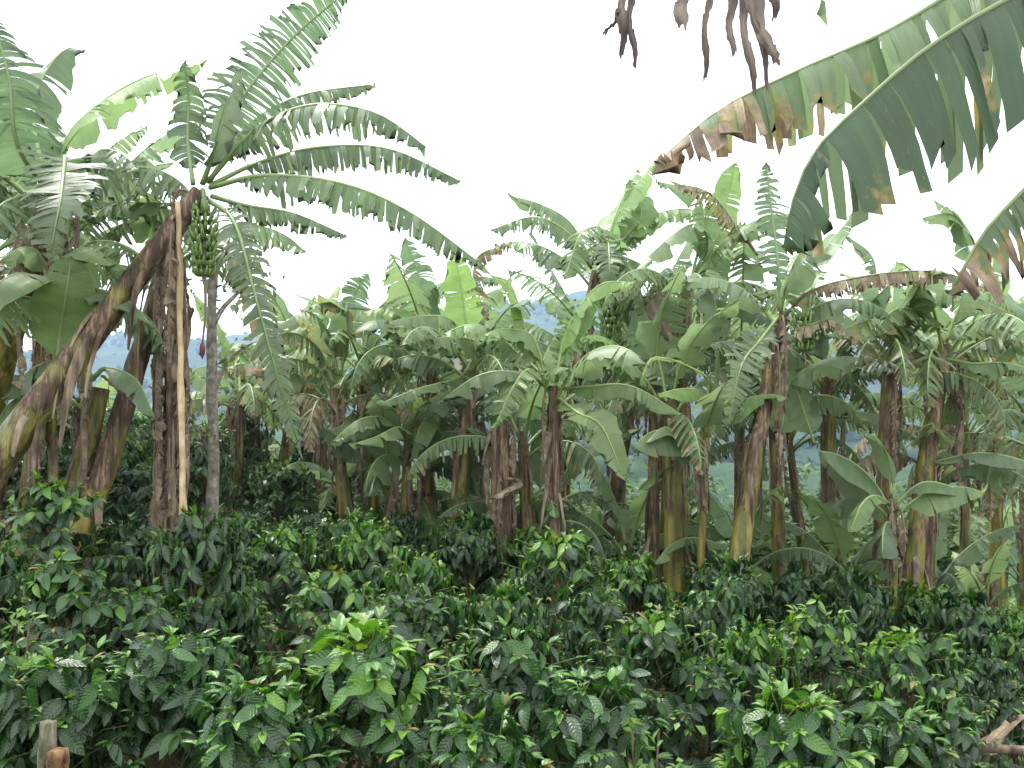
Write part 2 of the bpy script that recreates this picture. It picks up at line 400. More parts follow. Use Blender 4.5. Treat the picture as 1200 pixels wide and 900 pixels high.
# ------------------------------------------------------------ banana leaf
UP = np.array([0, 0, 1.0])
def leaf_blade(C, T, length, S, width, rg, tear=.6, strip=(.018, .055), gap=.32, var=1., droop=.5, grav=.5, wear=0., tint=.3, wear_tip=0., wave=.02, u0=.14, crumple=0., wprof=None):
    """torn blade on both sides of the midrib curve C (n,3). S: side direction, const or (n,3)."""
    acc = Acc(); n = len(C)
    S = np.broadcast_to(S, (n, 3)); Nn = nrm(np.cross(S, T)); Nn = Nn if Nn[n // 3, 2] > -.2 else Nn
    us = np.linspace(0, 1, n)
    f = lambda A, u: np.stack([np.interp(u, us, A[:, k]) for k in range(3)], -1)
    bl = length * (1 - u0)
    for side in (-1, 1):
        u = u0 + rg.uniform(0, .01)
        prevd = 0
        while u < .995:
            # width of this strip in metres along the rib
            if rg.random() < min(1, tear * 1.25) ** .6: w = rg.uniform(*strip)
            else: w = rg.uniform(.10, .40)
            if tear < .15: w *= 2.2
            u1 = min(u + w / length, 1.0)
            if 1 - u1 < .02: u1 = 1.0
            K = max(1, int(round((u1 - u) * length / .065))) + 1
            Rw = 6
            uu = np.linspace(u, u1, K)
            mid = (u + u1) / 2
            t = (uu - u0) / (1 - u0)
            prof = np.power(np.clip(t / .22, 0, 1), .55) * np.power(np.clip(1 - t ** 3.2, 0, 1), .62)
            W = width * prof
            c = f(C, uu); tt = nrm(f(T, uu)); ss = nrm(f(S, uu)); nn = nrm(f(Nn, uu))
            dj = droop + rg.normal(0, .10 + .22 * tear) * var
            ln = 1 - (rg.random() ** 3) * .35 * tear if tear > .15 else 1
            if rg.random() < .03 * tear: ln *= .4
            sw = rg.normal(0, .10) * tear + .16
            d = nrm(ss * side * math.cos(dj) - nn * math.sin(dj) + tt * sw)
            gj = max(0, grav + rg.normal(0, .15) * tear)
            rows = [c]; pcur = c.copy(); curl = rg.normal(0, .5) * tear * var
            vs = np.linspace(0, 1, Rw)
            step = (W * ln)[:, None] / (Rw - 1)
            tw = rg.normal(0, .42) * tear * var
            for r in range(1, Rw):
                vv = vs[r]
                down = np.array([0, 0, -1.0])
                dd = nrm(d + down * gj * vv * 1.6 + nn * curl * vv * .3)
                if crumple: dd = nrm(dd + rg.normal(0, crumple, 3))
                pcur = pcur + dd * step
                # strips narrow toward their ends and twist a little
                tap = 1 - (.05 + gap * tear * rg.uniform(.2, 1)) * vv ** 1.6 if w < .3 else 1 - .04 * vv
                cm = pcur.mean(0)
                off = (uu - mid) * length
                q = pcur + tt * (off * (tap - 1))[:, None] + nn * (off * tw * vv)[:, None]
                q = q + nn * (wave * vv * np.sin(uu * length * 9 + side + rg.normal(0, .3)))[:, None]
                rows.append(q)
            if tear > .2:                       # ragged outer edge
                rows[-1] = rows[-1] - nrm(rows[-1] - rows[-2]) * (np.abs(rg.normal(0, .02, K)) * (1 + 1.5 * tear))[:, None]
            V = np.stack(rows, 0)               # (Rw, K, 3)
            Q = gridq(Rw, K)
            if side > 0: Q = Q[:, ::-1]
            uvv = np.stack([np.broadcast_to(uu * length, (Rw, K)), np.broadcast_to(vs[:, None] * ln, (Rw, K))], -1)
            wr = wear + wear_tip * np.clip((t - .45) / .55, 0, 1) ** 1.3 + rg.normal(0, .10) * (wear + wear_tip > .08)
            acc.add(V.reshape(-1, 3), Q, uvv, wear=np.broadcast_to(np.clip(wr, 0, 1), (Rw, K)).ravel(), tint=np.full(Rw * K, np.clip(tint + rg.normal(0, .03), 0, 1)))
            u = u1 + .0008
    return acc
def add_leaf(parent, pts, org, width, rg, name='leaf', side=None, rib_r=.019, **kw):
    """one leaf object (blade) with its midrib as a child; pts in world space, org = world position of the plant"""
    C, length = smooth_curve(pts, 40); C = C - np.array(org)
    T = nrm(np.gradient(C, axis=0))
    if side is None:
        h = C[-1] - C[0]; h[2] = 0
        if np.linalg.norm(h) < .12 * length: a = rg.uniform(0, 6.28); h = np.array([math.cos(a), math.sin(a), 0])
        S = nrm(np.cross(h, UP))
    else: S = nrm(np.array(side, float))
    S = S[None] - T * (T @ S)[:, None]; S = nrm(S)
    wear, tint = kw.get('wear', 0), kw.get('tint', .3)
    acc = leaf_blade(C, T, length, S, width, rg, **kw)
    lf = kid(name, acc.mesh(name, M_LEAF), parent)
    a2 = Acc(); nn = nrm(np.cross(S, T)); sg = 1 if nn[:, 2].mean() > 0 else 1
    rr = rib_r * (1 - np.linspace(0, 1, 40) * .82)
    tube(a2, C[::2] - nn[::2] * rr[::2, None] * .6, rr[::2], 6, wear=np.full(20, wear * .9), tint=np.full(20, min(1, tint + .25)))
    kid('midrib', a2.mesh('midrib', M_RIB), lf)
    return lf
def arch(p0, az, th0, bend, length, n=9, sway=0.):
    """leaf spine: leaves p0 at elevation th0 and bends over by `bend` radians"""
    pts = [np.array(p0, float)]; ds = length / (n - 1)
    for i in range(1, n):
        s = (i - .5) / (n - 1)
        e = th0 - bend * s ** 1.35; a = az + sway * s
        pts.append(pts[-1] + ds * np.array([math.cos(a) * math.cos(e), math.sin(a) * math.cos(e), math.sin(e)]))
    return pts

def stem_mesh(base, crown, r0, r1, rg, bow=(0, 0, 0), wear=.2, wear_top=.35):
    b = np.array(base, float); c = np.array(crown, float)
    s = np.linspace(0, 1, 34)[:, None]
    C = b + (c - b) * s + np.array(bow) * (4 * s * (1 - s)) * .5
    C[0] -= UP * .12
    ln = np.linalg.norm(c - b)
    sides = 18; th = np.linspace(0, 2 * np.pi, sides, endpoint=False)
    T = nrm(np.gradient(C, axis=0)); A = nrm(np.cross(T, [0, 1, 0.])); B = nrm(np.cross(A, T))
    rr = (r0 + (r1 - r0) * s ** .9) * (1 + .22 * np.exp(-s * 14))
    # overlapping sheaths: each runs up the stem and ends in a step
    rad = np.repeat(rr, sides, 1)
    for k in range(7):
        a0 = rg.uniform(0, 6.28); w = rg.uniform(.8, 1.6); top = rg.uniform(.35, 1.0)
        d = np.abs((th[None] - a0 - s * rg.normal(0, .4) + np.pi) % (2 * np.pi) - np.pi)
        rad *= 1 + .055 * (d < w / 1.6) * (s < top)
    rad *= 1 + .02 * rg.standard_normal(rad.shape)
    V = C[:, None] + rad[..., None] * (np.cos(th)[None, :, None] * A[:, None] + np.sin(th)[None, :, None] * B[:, None])
    acc = Acc()
    w = np.clip(wear + wear_top * s ** 1.2 + .1 * rg.standard_normal((34, 1)), 0, 1)
    acc.add(V.reshape(-1, 3), gridq(34, sides, True)[:, ::-1], np.stack([np.broadcast_to(th, (34, sides)), np.broadcast_to(s * ln, (34, sides))], -1), wear=np.broadcast_to(w, (34, sides)).ravel())
    return acc.mesh('pseudostem', M_STEM), C
def dry_flap(acc, C, rr, rg, top, length, hang):
    """a dead sheath peeling away from the stem: follows it, then hangs clear"""
    n = len(C); a = rg.uniform(0, 6.28); w = rg.uniform(.018, .045)
    T = nrm(np.gradient(C, axis=0)); A = nrm(np.cross(T, [0, 1, 0.])); B = nrm(np.cross(A, T))
    i0 = top; rows = []
    p = C[i0] + rr[i0] * 1.06 * (math.cos(a) * A[i0] + math.sin(a) * B[i0])
    o = nrm((math.cos(a) * A[i0] + math.sin(a) * B[i0])); sd = nrm(np.cross(o, T[i0]))
    K = 8; d = -T[i0] + o * hang
    for k in range(K):
        ww = w * (1 - (k / K) ** 2 * .7) * rg.uniform(.8, 1.15)
        cup = o * (-.25 * ww)
        rows.append([p - sd * ww + cup, p + o * .012 * rg.random(), p + sd * ww + cup])
        d = nrm(d + np.array([0, 0, -.35]) + rg.normal(0, .12, 3) * hang)
        p = p + d * length / K
    acc.add(np.array(rows).reshape(-1, 3), gridq(K, 3), None)

def bunch(parent, org, top, rg, crown=None, hands=8, scale=1.0, bud=True, length=.09, stalk=.45):
    """arched stalk, hands of green fingers, bare rachis and the maroon bud"""
    t = np.array(top, float) - np.array(org)
    st = Acc()
    L0 = hands * length * scale
    C = np.array([t + (0, 0, .18), t + (0, 0, .1), t, t + (0, 0, -L0 * .5), t + (.01, 0, -L0), t + (.02, -.01, -L0 - stalk * .5), t + (.0, 0, -L0 - stalk)])
    C[0] = np.array(crown) - np.array(org); C[1] = (C[0] + t) / 2 + UP * .08
    cc, _ = smooth_curve(C, 26)
    tube(st, cc, np.linspace(.028, .010, 26) * scale, 7, wear=np.linspace(.1, .8, 26), tint=np.full(26, .0))
    bo = kid('fruit_bunch', st.mesh('fruit_bunch', M_RIB), parent)
    for h in range(hands):
        acc = Acc(); z = t + np.array([0, 0, -h * length * scale]); nf = 13; big = scale * (1 - .35 * abs(h - hands * .35) / hands)
        for f in range(nf):
            a = 2 * np.pi * f / nf + h * .7 + rg.normal(0, .16)
            o = np.array([math.cos(a), math.sin(a), 0]); l = .135 * big * rg.uniform(.75, 1.15)
            pts = [z + o * .02, z + o * .07 * big + UP * -.02, z + o * (.125 * big) + UP * l * .2, z + o * rg.uniform(.11, .155) * big + UP * l * .75]
            c, _ = smooth_curve(pts, 7)
            tube(acc, c, np.array([.009, .015, .019, .020, .018, .012, .005]) * big, 6)
        kid('banana_hand', acc.mesh('banana_hand', M_FRUIT), bo)
    if bud:
        e = cc[-1]; acc = Acc(); s = np.linspace(0, 1, 9)
        tube(acc, e + np.outer(s, [0, 0, -.17 * scale]), np.array([.010, .022, .028, .030, .029, .025, .019, .011, .004]) * scale, 10)
        kid('flower_bud', acc.mesh('flower_bud', M_BUD), bo)
    return bo

def banana(seed, base, crown, label, r0=.13, r1=.075, leaves=(), fill=8, L0=2.0, W=.30, tear=.6, wear=.08, tint=.3, dead=2, flaps=6,
           bow=(0, 0, 0), fruit=None, group=None, swear=.2, swear_top=.4, spear=False, az0=None, old=1.0, ages=None, name='banana_plant'):
    """banana plant standing at base=(x, y), crown = point where the leaf stalks part"""
    rg = np.random.default_rng(seed); r0 *= .86; r1 *= .9
    org = Vector((base[0], base[1], gz(base[0], base[1])))
    root = thing(name, org, label, 'banana plant', group)
    o = np.array(org); cr = np.array(crown)
    me, C = stem_mesh((0, 0, 0), cr - o, r0, r1, rg, bow, swear, swear_top)
    kid('pseudostem', me, root)
    rr = np.linspace(r0, r1, len(C)); axis = nrm(C[-1] - C[-4])
    for k in range(flaps):
        a = Acc(); dry_flap(a, C, rr, rg, int(rg.uniform(.25, .97) * (len(C) - 1)), rg.uniform(.25, .9), rg.uniform(.1, .5)); kid('dry_sheath', a.mesh('dry_sheath', M_DRY), root)
    for k in range(dead):
        a = rg.uniform(0, 6.28); p = cr - axis * rg.uniform(.0, .35); ln = rg.uniform(.8, 1.5) * min(1, L0 / 1.6)
        dv = np.array([math.cos(a), math.sin(a), 0])
        add_leaf(root, [p, p + dv * (r1 + .08) + UP * .03, p + dv * (r1 + .12) - UP * ln * .4, p + dv * (r1 + .05) - UP * ln], org, .10, rg, 'dead_leaf', side=np.cross(dv, UP), tear=.7, droop=.9, grav=.9, wear=1., tint=.1, u0=.15, crumple=.25, rib_r=.012)
    for lf in leaves:
        kw = dict(tear=tear, wear=wear, tint=tint); pts = lf[0]; kw.update(lf[2] if len(lf) > 2 else {})
        add_leaf(root, pts, org, lf[1], rg, **kw)
    a0 = rg.uniform(0, 6.28) if az0 is None else az0
    for k in range(fill):
        age = ((k + .5) / max(fill, 1) if not leaves else .3 + .7 * (k + .5) / max(fill, 1)) if ages is None else ages[k % len(ages)]
        az = a0 + k * 2.4 + rg.normal(0, .25)
        th0 = R(80 - 48 * age * old + rg.normal(0, 6)); bend = R(28 + 108 * age * old + rg.normal(0, 14))
        dv = np.array([math.cos(az), math.sin(az), 0]); p = cr + dv * r1 * .5 - axis * (.30 * age)
        ln = L0 * rg.uniform(.85, 1.1) * (1 - .15 * age)
        add_leaf(root, arch(p, az, th0, bend, ln, sway=rg.normal(0, .15)), org, W * rg.uniform(.85, 1.1), rg, tear=np.clip(tear * (.6 + age * .9), .03, .98), droop=.25 + .55 * age + rg.normal(0, .1), grav=.15 + .7 * age,
                 wear=np.clip(wear * (age * 2.2) + rg.normal(0, .03), 0, .6), wear_tip=.35 * wear * age * 2, tint=np.clip(tint + .20 * (1 - age) + rg.normal(0, .07), 0, 1), u0=.17)
    if spear:                              # furled new leaf
        a = Acc(); s = np.linspace(0, 1, 12)[:, None]; l = L0 * .55
        c = cr - o + axis * s * l + np.array([.03, 0, 0]) * s ** 2
        tube(a, c, np.array([.02, .03, .038, .045, .048, .048, .045, .04, .032, .024, .014, .004]) * 1.1, 8, wear=np.zeros(12), tint=np.full(12, .9)); kid('furled_leaf', a.mesh('furled_leaf', M_LEAF), root)
    if fruit:
        bunch(root, org, fruit[0], rg, crown=cr, **fruit[1])
    return root

# ------------------------------------------------------------ the banana plants
def pl(d, *q):                      # list of (px, py[, extra depth]) -> world points around depth d
    return [P(a[0], a[1], d + (a[2] if len(a) > 2 else 0)) for a in q]
def bxy(px, d):                     # ground position in the direction of column px, d metres ahead
    return (P(px, 500, d).x, P(px, 500, d).y)
old = dict(tear=.9, droop=.75, grav=.8); mid = dict(tear=.65, droop=.5, grav=.5); new = dict(tear=.05, droop=.15, grav=.1, tint=.75)

# -- left group
D = 6.3
banana(11, bxy(-165, 5.7), P(236, 226, D), 'tall banana plant leaning far to the right with a green bunch beside a bamboo prop', r0=.15, r1=.08,
  leaves=[
   (pl(D, (238, 215), (262, 150, .1), (300, 92, .2), (345, 42, .3), (408, -12, .3)), .30, dict(tear=.85, strip=(.012, .045), gap=.10, var=.32, droop=.15, grav=.35, tint=.2, side=(.8, .3, -.6))),
   (pl(D, (245, 210), (285, 150, .5), (350, 112, .9), (440, 98, 1.2)), .26, dict(tear=.95, droop=.8, grav=.8, tint=.2, wear=.3)),
   (pl(D, (242, 212), (300, 150, -.2), (365, 122, -.4), (440, 132, -.5), (500, 172, -.5)), .27, dict(tear=.85, droop=.7, grav=.75, tint=.25)),
   (pl(D, (245, 216), (300, 190, .1), (370, 172, .2), (455, 174, .3), (540, 212, .3)), .24, dict(tear=.9, droop=.85, grav=.85, tint=.3)),
   (pl(D, (246, 218), (310, 204, -.3), (400, 214, -.5), (480, 248, -.5), (568, 312, -.4)), .25, dict(tear=.8, droop=.8, grav=.9, tint=.35, wear=.12)),
   (pl(D, (248, 228), (290, 240, .3), (345, 250, .5), (406, 276, .6)), .19, dict(tear=.9, droop=.8, grav=.8, tint=.35, wear=.1)),
   (pl(D, (243, 236), (275, 262, -.5), (300, 350, -.7), (325, 440, -.7), (352, 528, -.6)), .21, dict(tear=.85, gap=.3, var=1., droop=.5, grav=.6, tint=.15, wear=.25, side=(1, .25, 0))),
   (pl(D, (226, 215), (220, 165, .1), (221, 120, .1), (216, 72, 0)), .19, dict(tear=.8, gap=.12, var=.4, droop=.3, grav=.6, side=(1, .2, 0), tint=.25)),
   (pl(D, (228, 228), (180, 212, .5), (140, 210, .8), (95, 228, .9)), .19, dict(tear=.9, droop=.8, grav=.8, tint=.25, wear=.35)),
   (pl(D, (222, 238), (175, 238, .2), (140, 238, .3), (96, 256, .3)), .20, dict(tear=.7, droop=.7, grav=.7, tint=.3)),
   (pl(D, (235, 215), (250, 175, -.1), (262, 130, -.1), (285, 80, 0)), .2, dict(tear=.5, droop=.25, grav=.3, tint=.2)),
  ], fill=0, dead=3, flaps=12, swear=.42, swear_top=.3, bow=(0, 0, .1), L0=1.5,
  fruit=(P(240, 248, D - .15), dict(hands=8, length=.09, scale=.68, stalk=.42)))
banana(12, bxy(52, 6.8), P(196, 292, 7.3), 'banana plant half hidden behind the tall leaning one, brown scabby stem', r0=.13, r1=.07, fill=5, L0=1.5, dead=2, flaps=5, swear=.4, bow=(.1, 0, -.3), wear=.12, ages=[.3, .5, .6, .75, .9])
banana(13, bxy(-60, 7.2), P(62, 215, 6.4), 'leafy banana plant at the left edge under a broad pale leaf arching right', r0=.14, r1=.08,
  leaves=[
   (pl(6.4, (70, 215), (78, 160, -.1), (120, 118, .1), (175, 88, .2), (243, 72, .3)), .27, dict(tear=.45, var=.5, droop=.5, grav=.35, tint=.55)),
   (pl(6.2, (70, 220), (76, 185, -.4), (72, 230, -.9), (66, 262, -1.), (58, 305, -1.)), .30, dict(tear=.8, gap=.12, var=.45, droop=.2, grav=.3, side=(1, 0, 0), tint=.2)),
   (pl(6.2, (55, 215), (40, 150, .2), (45, 100, .4), (75, 58, .6), (100, 60, .7)), .28, dict(tear=.6, droop=.5, grav=.6, tint=.3)),
   (pl(6.2, (55, 225), (20, 170, -.4), (10, 90, -.5), (-10, 20, -.5)), .32, dict(tear=.75, gap=.12, var=.5, droop=.3, grav=.6, tint=.2, side=(1, .2, 0))),
   (pl(6.2, (60, 225), (20, 230, -.6), (-10, 250, -1.), (-40, 300, -1.1)), .3, dict(tear=.8, droop=.6, grav=.6, tint=.2)),
   (pl(6.6, (70, 225), (100, 185, .5), (128, 190, .6), (150, 230, .6)), .22, dict(tear=.8, droop=.5, grav=.8, tint=.25)),
  ], fill=9, ages=[.65, .75, .85, .95, .8], L0=1.6, dead=5, flaps=6, tint=.2)
banana(14, bxy(25, 7.0), P(62, 330, 6.6), 'young banana plant at left edge with a light green furled leaf standing up', r0=.09, r1=.05,
  leaves=[
   (pl(6.3, (66, 330), (84, 296, 0), (110, 292, -.1), (150, 318, -.2)), .17, dict(tear=.05, droop=.4, grav=.3, tint=.45)),
   (pl(6.3, (60, 330), (46, 296, 0), (25, 290, -.1), (0, 306, -.2)), .17, dict(tear=.05, droop=.4, grav=.3, tint=.45)),
   (pl(6.2, (66, 440), (70, 390, 0), (76, 350, -.1), (84, 300, -.1)), .235, dict(tear=.05, droop=.1, grav=0, tint=.45, side=(1, .1, 0))),
   (pl(6.3, (60, 345), (30, 320, -.3), (0, 330, -.6), (-30, 360, -.7)), .22, dict(tear=.1, droop=.4, grav=.3, tint=.35)),
   (pl(6.3, (66, 350), (110, 338, -.1), (150, 352, -.2), (182, 385, -.2)), .16, dict(tear=.3, droop=.5, grav=.4, tint=.35)),
  ], fill=5, ages=[.7, .9, .8, .95, .6], az0=2.5, L0=1.2, dead=2, flaps=2, spear=True, tint=.3)
banana(15, bxy(70, 7.0), P(60, 455, 6.8), 'small banana sucker at left with bright new leaf below the furled one', r0=.06, r1=.035,
  leaves=[(pl(6.8, (62, 450), (66, 420), (64, 395), (66, 365)), .05, dict(tear=0, tint=.9, side=(1, 0, 0)))], fill=2, az0=2.6, L0=.8, dead=1, flaps=2, tint=.25, tear=.3)
draped = banana(16, bxy(66, 7.0), P(118, 455, 7.0), 'stout banana stem cut short, draped with brown dead leaves, left of the dry column', r0=.13, r1=.075,
  leaves=[(pl(6.6, (110, 440), (125, 430), (160, 445), (182, 490)), .2, dict(tear=.4, droop=.6, grav=.5, tint=.35)),
          (pl(6.6, (112, 445), (90, 420), (40, 430), (5, 470)), .2, dict(tear=.4, droop=.5, grav=.5, tint=.2))], fill=1, ages=[.7], L0=1.0, dead=5, flaps=8, swear=.15)
# dead stem wrapped in dry leaves
def dead_column():
    d = 7.2; b = bxy(196, d); org = Vector((*b, gz(*b))); o = np.array(org); rg = np.random.default_rng(3)
    root = thing('dead_banana_plant', org, 'dead banana stem wrapped in hanging brown dry leaves behind the bamboo prop', 'dead plant')
    me, C = stem_mesh((0, 0, 0), np.array(P(205, 330, d)) - o, .08, .035, rg, wear=.9, wear_top=.3); kid('pseudostem', me, root)
    for k in range(34):
        s = rg.uniform(.3, 1); p = C[int(s * 33)]; a = rg.uniform(0, 6.28); dv = np.array([math.cos(a), math.sin(a), 0]); ln = rg.uniform(.5, 1.2)
        ln = min(ln, p[2] - .3)
        if ln < .2: continue
        q = [p + o, p + o + dv * .10 + UP * .03, p + o + dv * .15 - UP * ln * .5, p + o + dv * .09 - UP * ln]
        add_leaf(root, q, org, .085, rg, 'dead_leaf', side=np.cross(dv, UP), tear=.6, droop=.9, grav=.9, wear=1., tint=.1, u0=.1, crumple=.3, rib_r=.012)
    for k in range(14):
        acc = Acc(); dry_flap(acc, C, np.linspace(.12, .05, 34), rg, int(rg.uniform(8, 33)), rg.uniform(.4, .9), .25); kid('dry_sheath', acc.mesh('dry_sheath', M_DRY), root)
    for k in range(3):                 # brown strings above
        acc = Acc(); x0 = P(200 + 6 * k, 250 + 20 * k, d); x1 = P(192 + 8 * k, 400, d)
        c, _ = smooth_curve([x0, (x0 + x1) / 2 + Vector((.04, 0, 0)), x1], 8); tube(acc, c - o, .012, 5); kid('dry_leaf_stalk', acc.mesh('dry_leaf_stalk', M_DRY), root)
dead_column()
def pole(name, p0, p1, r, label, m=M_POLE, cat='pole'):
    o = np.array(p0); acc = Acc(); s = np.linspace(0, 1, 25)[:, None]; rg = np.random.default_rng(9)
    c = (np.array(p1) - o) * s + rg.normal(0, .004, (25, 3)); rad = np.full(25, r); rad[::5] *= 1.28
    tube(acc, c, rad * np.linspace(1.1, .85, 25), 9)
    if cat is None:
        q = kid(name, acc.mesh(name, m), label); q.location = Vector(p0) - label.location; return q
    return tag(link(name, acc.mesh(name, m), loc=p0), label, cat)
_f = P(222, 700, 5.85); _f.z = gz(_f.x, _f.y) - .05
pole('bamboo_prop', _f, P(209, 236, 6.15), .021, 'pale bamboo pole propping the leaning banana plant and its bunch')
pole('broken_leaf_stalk', P(180, 492, 6.8), P(120, 440, 7.0), .014, draped, M_DRY, None)
# slender grey tree
def slim_tree():
    d = 8.2; b = bxy(250, d); org = Vector((*b, gz(*b))); o = np.array(org); rg = np.random.default_rng(8)
    root = thing('slender_tree', org, 'slender grey-barked tree with sparse leaves right of the bamboo prop', 'tree')
    acc = Acc(); c, _ = smooth_curve([o - UP * .1, P(250, 560, d), P(248, 440, d), P(250, 330, d), P(262, 290, d)], 26); c = c - o
    tube(acc, c, np.linspace(.060, .038, 26), 12, rngn=rg, rough=.11); kid('trunk', acc.mesh('trunk', M_GREYBARK), root)
    ends = []
    for q in ([(250, 380), (262, 360, .1), (285, 335, .2), (300, 300, .2)], [(250, 350), (240, 330), (238, 310, .2), (228, 285, .3)], [(252, 540, 0), (235, 510), (222, 490, -.2)], [(249, 470), (262, 430, .2), (282, 410, .3), (300, 400, .4)], [(255, 310), (275, 300, .2), (295, 320, .3)]):
        a = Acc(); c, _ = smooth_curve(pl(d, *q), 12); c = c - o; tube(a, c, np.linspace(.028, .009, 12), 7); kid('branch', a.mesh('branch', M_GREYBARK), root); ends += [c[-1], c[-4], c[-7]]
    a = Acc(); leaf_cards(a, np.array(ends), .13, 380, rg, .085); kid('foliage', a.mesh('foliage', M_FERN), root)['kind'] = 'stuff'
def leaf_cards(acc, centres, spread, n, rg, size, droop=.3, tone=(0, 1)):
    """n small bent leaves scattered about the centres (each leaf two quads)"""
    c = centres[rg.integers(0, len(centres), n)] + rg.normal(0, spread, (n, 3)) * [1, 1, .7]
    a = rg.uniform(0, 2 * np.pi, n); el = rg.normal(-droop, .5, n)
    d = np.stack([np.cos(a) * np.cos(el), np.sin(a) * np.cos(el), np.sin(el)], -1); s = nrm(np.cross(d, rg.normal(0, .5, (n, 3)) + UP)); nn = np.cross(s, d)
    l = size * rg.uniform(.7, 1.4, n)[:, None]; w = l * .25
    p = np.stack([c, c + d * l * .45 - s * w, c + d * l * .5 - nn * w * .3, c + d * l * .45 + s * w, c + d * l - nn * l * .2], 1)
    i = np.arange(n)[:, None] * 5
    Q = np.concatenate([i + [0, 1, 4, 2], i + [0, 2, 4, 3]])
    tn = np.repeat(np.clip(rg.uniform(tone[0], tone[1], n) , 0, 1), 5)
    acc.add(p.reshape(-1, 3), Q, None, tint=tn)
slim_tree()

# -- centre and right rows (label, base px, depth, crown px/py, options)
banana(21, bxy(428, 10), P(392, 455, 10), 'slim banana plant with reddish stem leaning left, left of the centre clump', r0=.10, r1=.06, fill=8, L0=1.5, wear=.3, bow=(-.1, 0, 0), leaves=[
   (pl(10, (398, 440), (385, 390), (360, 365, -.2), (318, 388, -.4)), .26, dict(tear=.5, droop=.5, grav=.4, tint=.4)),
   (pl(10, (400, 440), (408, 390), (402, 360), (372, 345, -.2)), .28, dict(tear=.2, droop=.4, grav=.3, tint=.5)),
   (pl(10, (392, 450), (375, 410), (345, 390, -.3), (308, 398, -.4)), .24, dict(tear=.7, droop=.7, grav=.7, tint=.3, wear=.4)),
   (pl(10, (390, 460), (370, 430), (335, 420, -.3), (300, 440, -.4)), .24, dict(tear=.8, droop=.8, grav=.7, tint=.3, wear=.35))])
banana(22, bxy(450, 10.6), P(424, 415, 10.6), 'banana plant with one ragged leaf standing straight up above the others', r0=.11, r1=.06, fill=7, L0=1.7, wear=.2, leaves=[
   (pl(10.6, (420, 410), (412, 380), (416, 345), (432, 320)), .26, dict(tear=.75, droop=.3, grav=.4, tint=.3, side=(1, .2, 0))),
   (pl(10.6, (426, 410), (440, 365), (470, 345, .2), (505, 352, .3)), .24, dict(tear=.8, droop=.7, grav=.7, tint=.35, wear=.3)),
   (pl(10.6, (424, 440), (450, 490, -.4), (430, 500, -.9), (385, 520, -1.1)), .22, dict(tear=.4, droop=.6, grav=.4, tint=.4))])
banana(23, bxy(492, 10.2), P(508, 420, 10.2), 'banana plant in the clump left of centre under a tall dark upright leaf', r0=.12, r1=.07, fill=8, L0=1.8, wear=.15, leaves=[
   (pl(10.2, (505, 420), (500, 370), (490, 320), (474, 278)), .28, dict(tear=.7, droop=.25, grav=.5, tint=.25, side=(1, .3, 0))),
   (pl(10.2, (500, 425), (470, 385), (440, 375, -.3), (405, 392, -.4)), .28, dict(tear=.4, droop=.5, grav=.4, tint=.4)),
   (pl(10.2, (505, 415), (530, 350, .2), (560, 325, .2), (590, 330, .2)), .26, dict(tear=.7, droop=.6, grav=.6, tint=.3))])
banana(24, bxy(520, 9.4), P(556, 420, 9.4), 'banana plant with a bright yellow-green broad leaf standing above the centre-left clump', r0=.12, r1=.07, fill=8, L0=1.7, wear=.12, leaves=[
   (pl(9.4, (550, 410), (545, 370), (540, 335), (533, 296)), .23, dict(tear=.3, var=.5, droop=.12, grav=0, tint=.66, side=(1, .15, 0))),
   (pl(9.4, (552, 415), (530, 375, -.2), (495, 370, -.4), (450, 378, -.5)), .25, dict(tear=.6, droop=.7, grav=.6, tint=.4)),
   (pl(9.4, (555, 415), (560, 400, -.3), (520, 395, -.8), (480, 405, -1.)), .24, dict(tear=.6, droop=.7, grav=.5, tint=.4)),
   (pl(9.4, (553, 415), (540, 440, -.5), (490, 455, -.9), (440, 475, -1.)), .2, dict(tear=.6, droop=.6, grav=.5, tint=.35)),
   (pl(9.4, (560, 410), (555, 340, .3), (560, 300, .4), (600, 285, .4)), .22, dict(tear=.9, droop=.8, grav=.8, tint=.2, wear=.5))])
banana(25, bxy(470, 9.8), P(478, 520, 9.8), 'short banana sucker with a bright yellow-green furled leaf in the centre-left clump', r0=.08, r1=.05, fill=7, L0=1.15, spear=True, tear=.3, leaves=[
   (pl(9.6, (485, 520), (488, 495), (490, 475), (486, 450)), .08, dict(tear=0, tint=1, side=(1, 0, 0), wave=0)),
   (pl(9.6, (478, 520), (450, 490, -.3), (420, 492, -.5), (388, 518, -.6)), .2, dict(tear=.3, droop=.5, grav=.4, tint=.45)),
   (pl(9.6, (480, 525), (470, 500, -.4), (440, 512, -.8), (415, 520, -.9)), .18, dict(tear=.3, droop=.5, grav=.3, tint=.4))])
banana(26, bxy(560, 10.4), P(545, 480, 10.4), 'banana plant with thick brown-green stem just left of the dry-leaf-draped stump', r0=.12, r1=.07, fill=8, L0=1.5, wear=.15, leaves=[
   (pl(10, (540, 480), (520, 465, -.3), (492, 500, -.6), (482, 540, -.7)), .24, dict(tear=.4, droop=.5, grav=.3, tint=.4)),
   (pl(10, (548, 478), (555, 455, -.4), (520, 460, -.8), (485, 480, -.9)), .22, dict(tear=.6, droop=.6, grav=.5, tint=.35))])
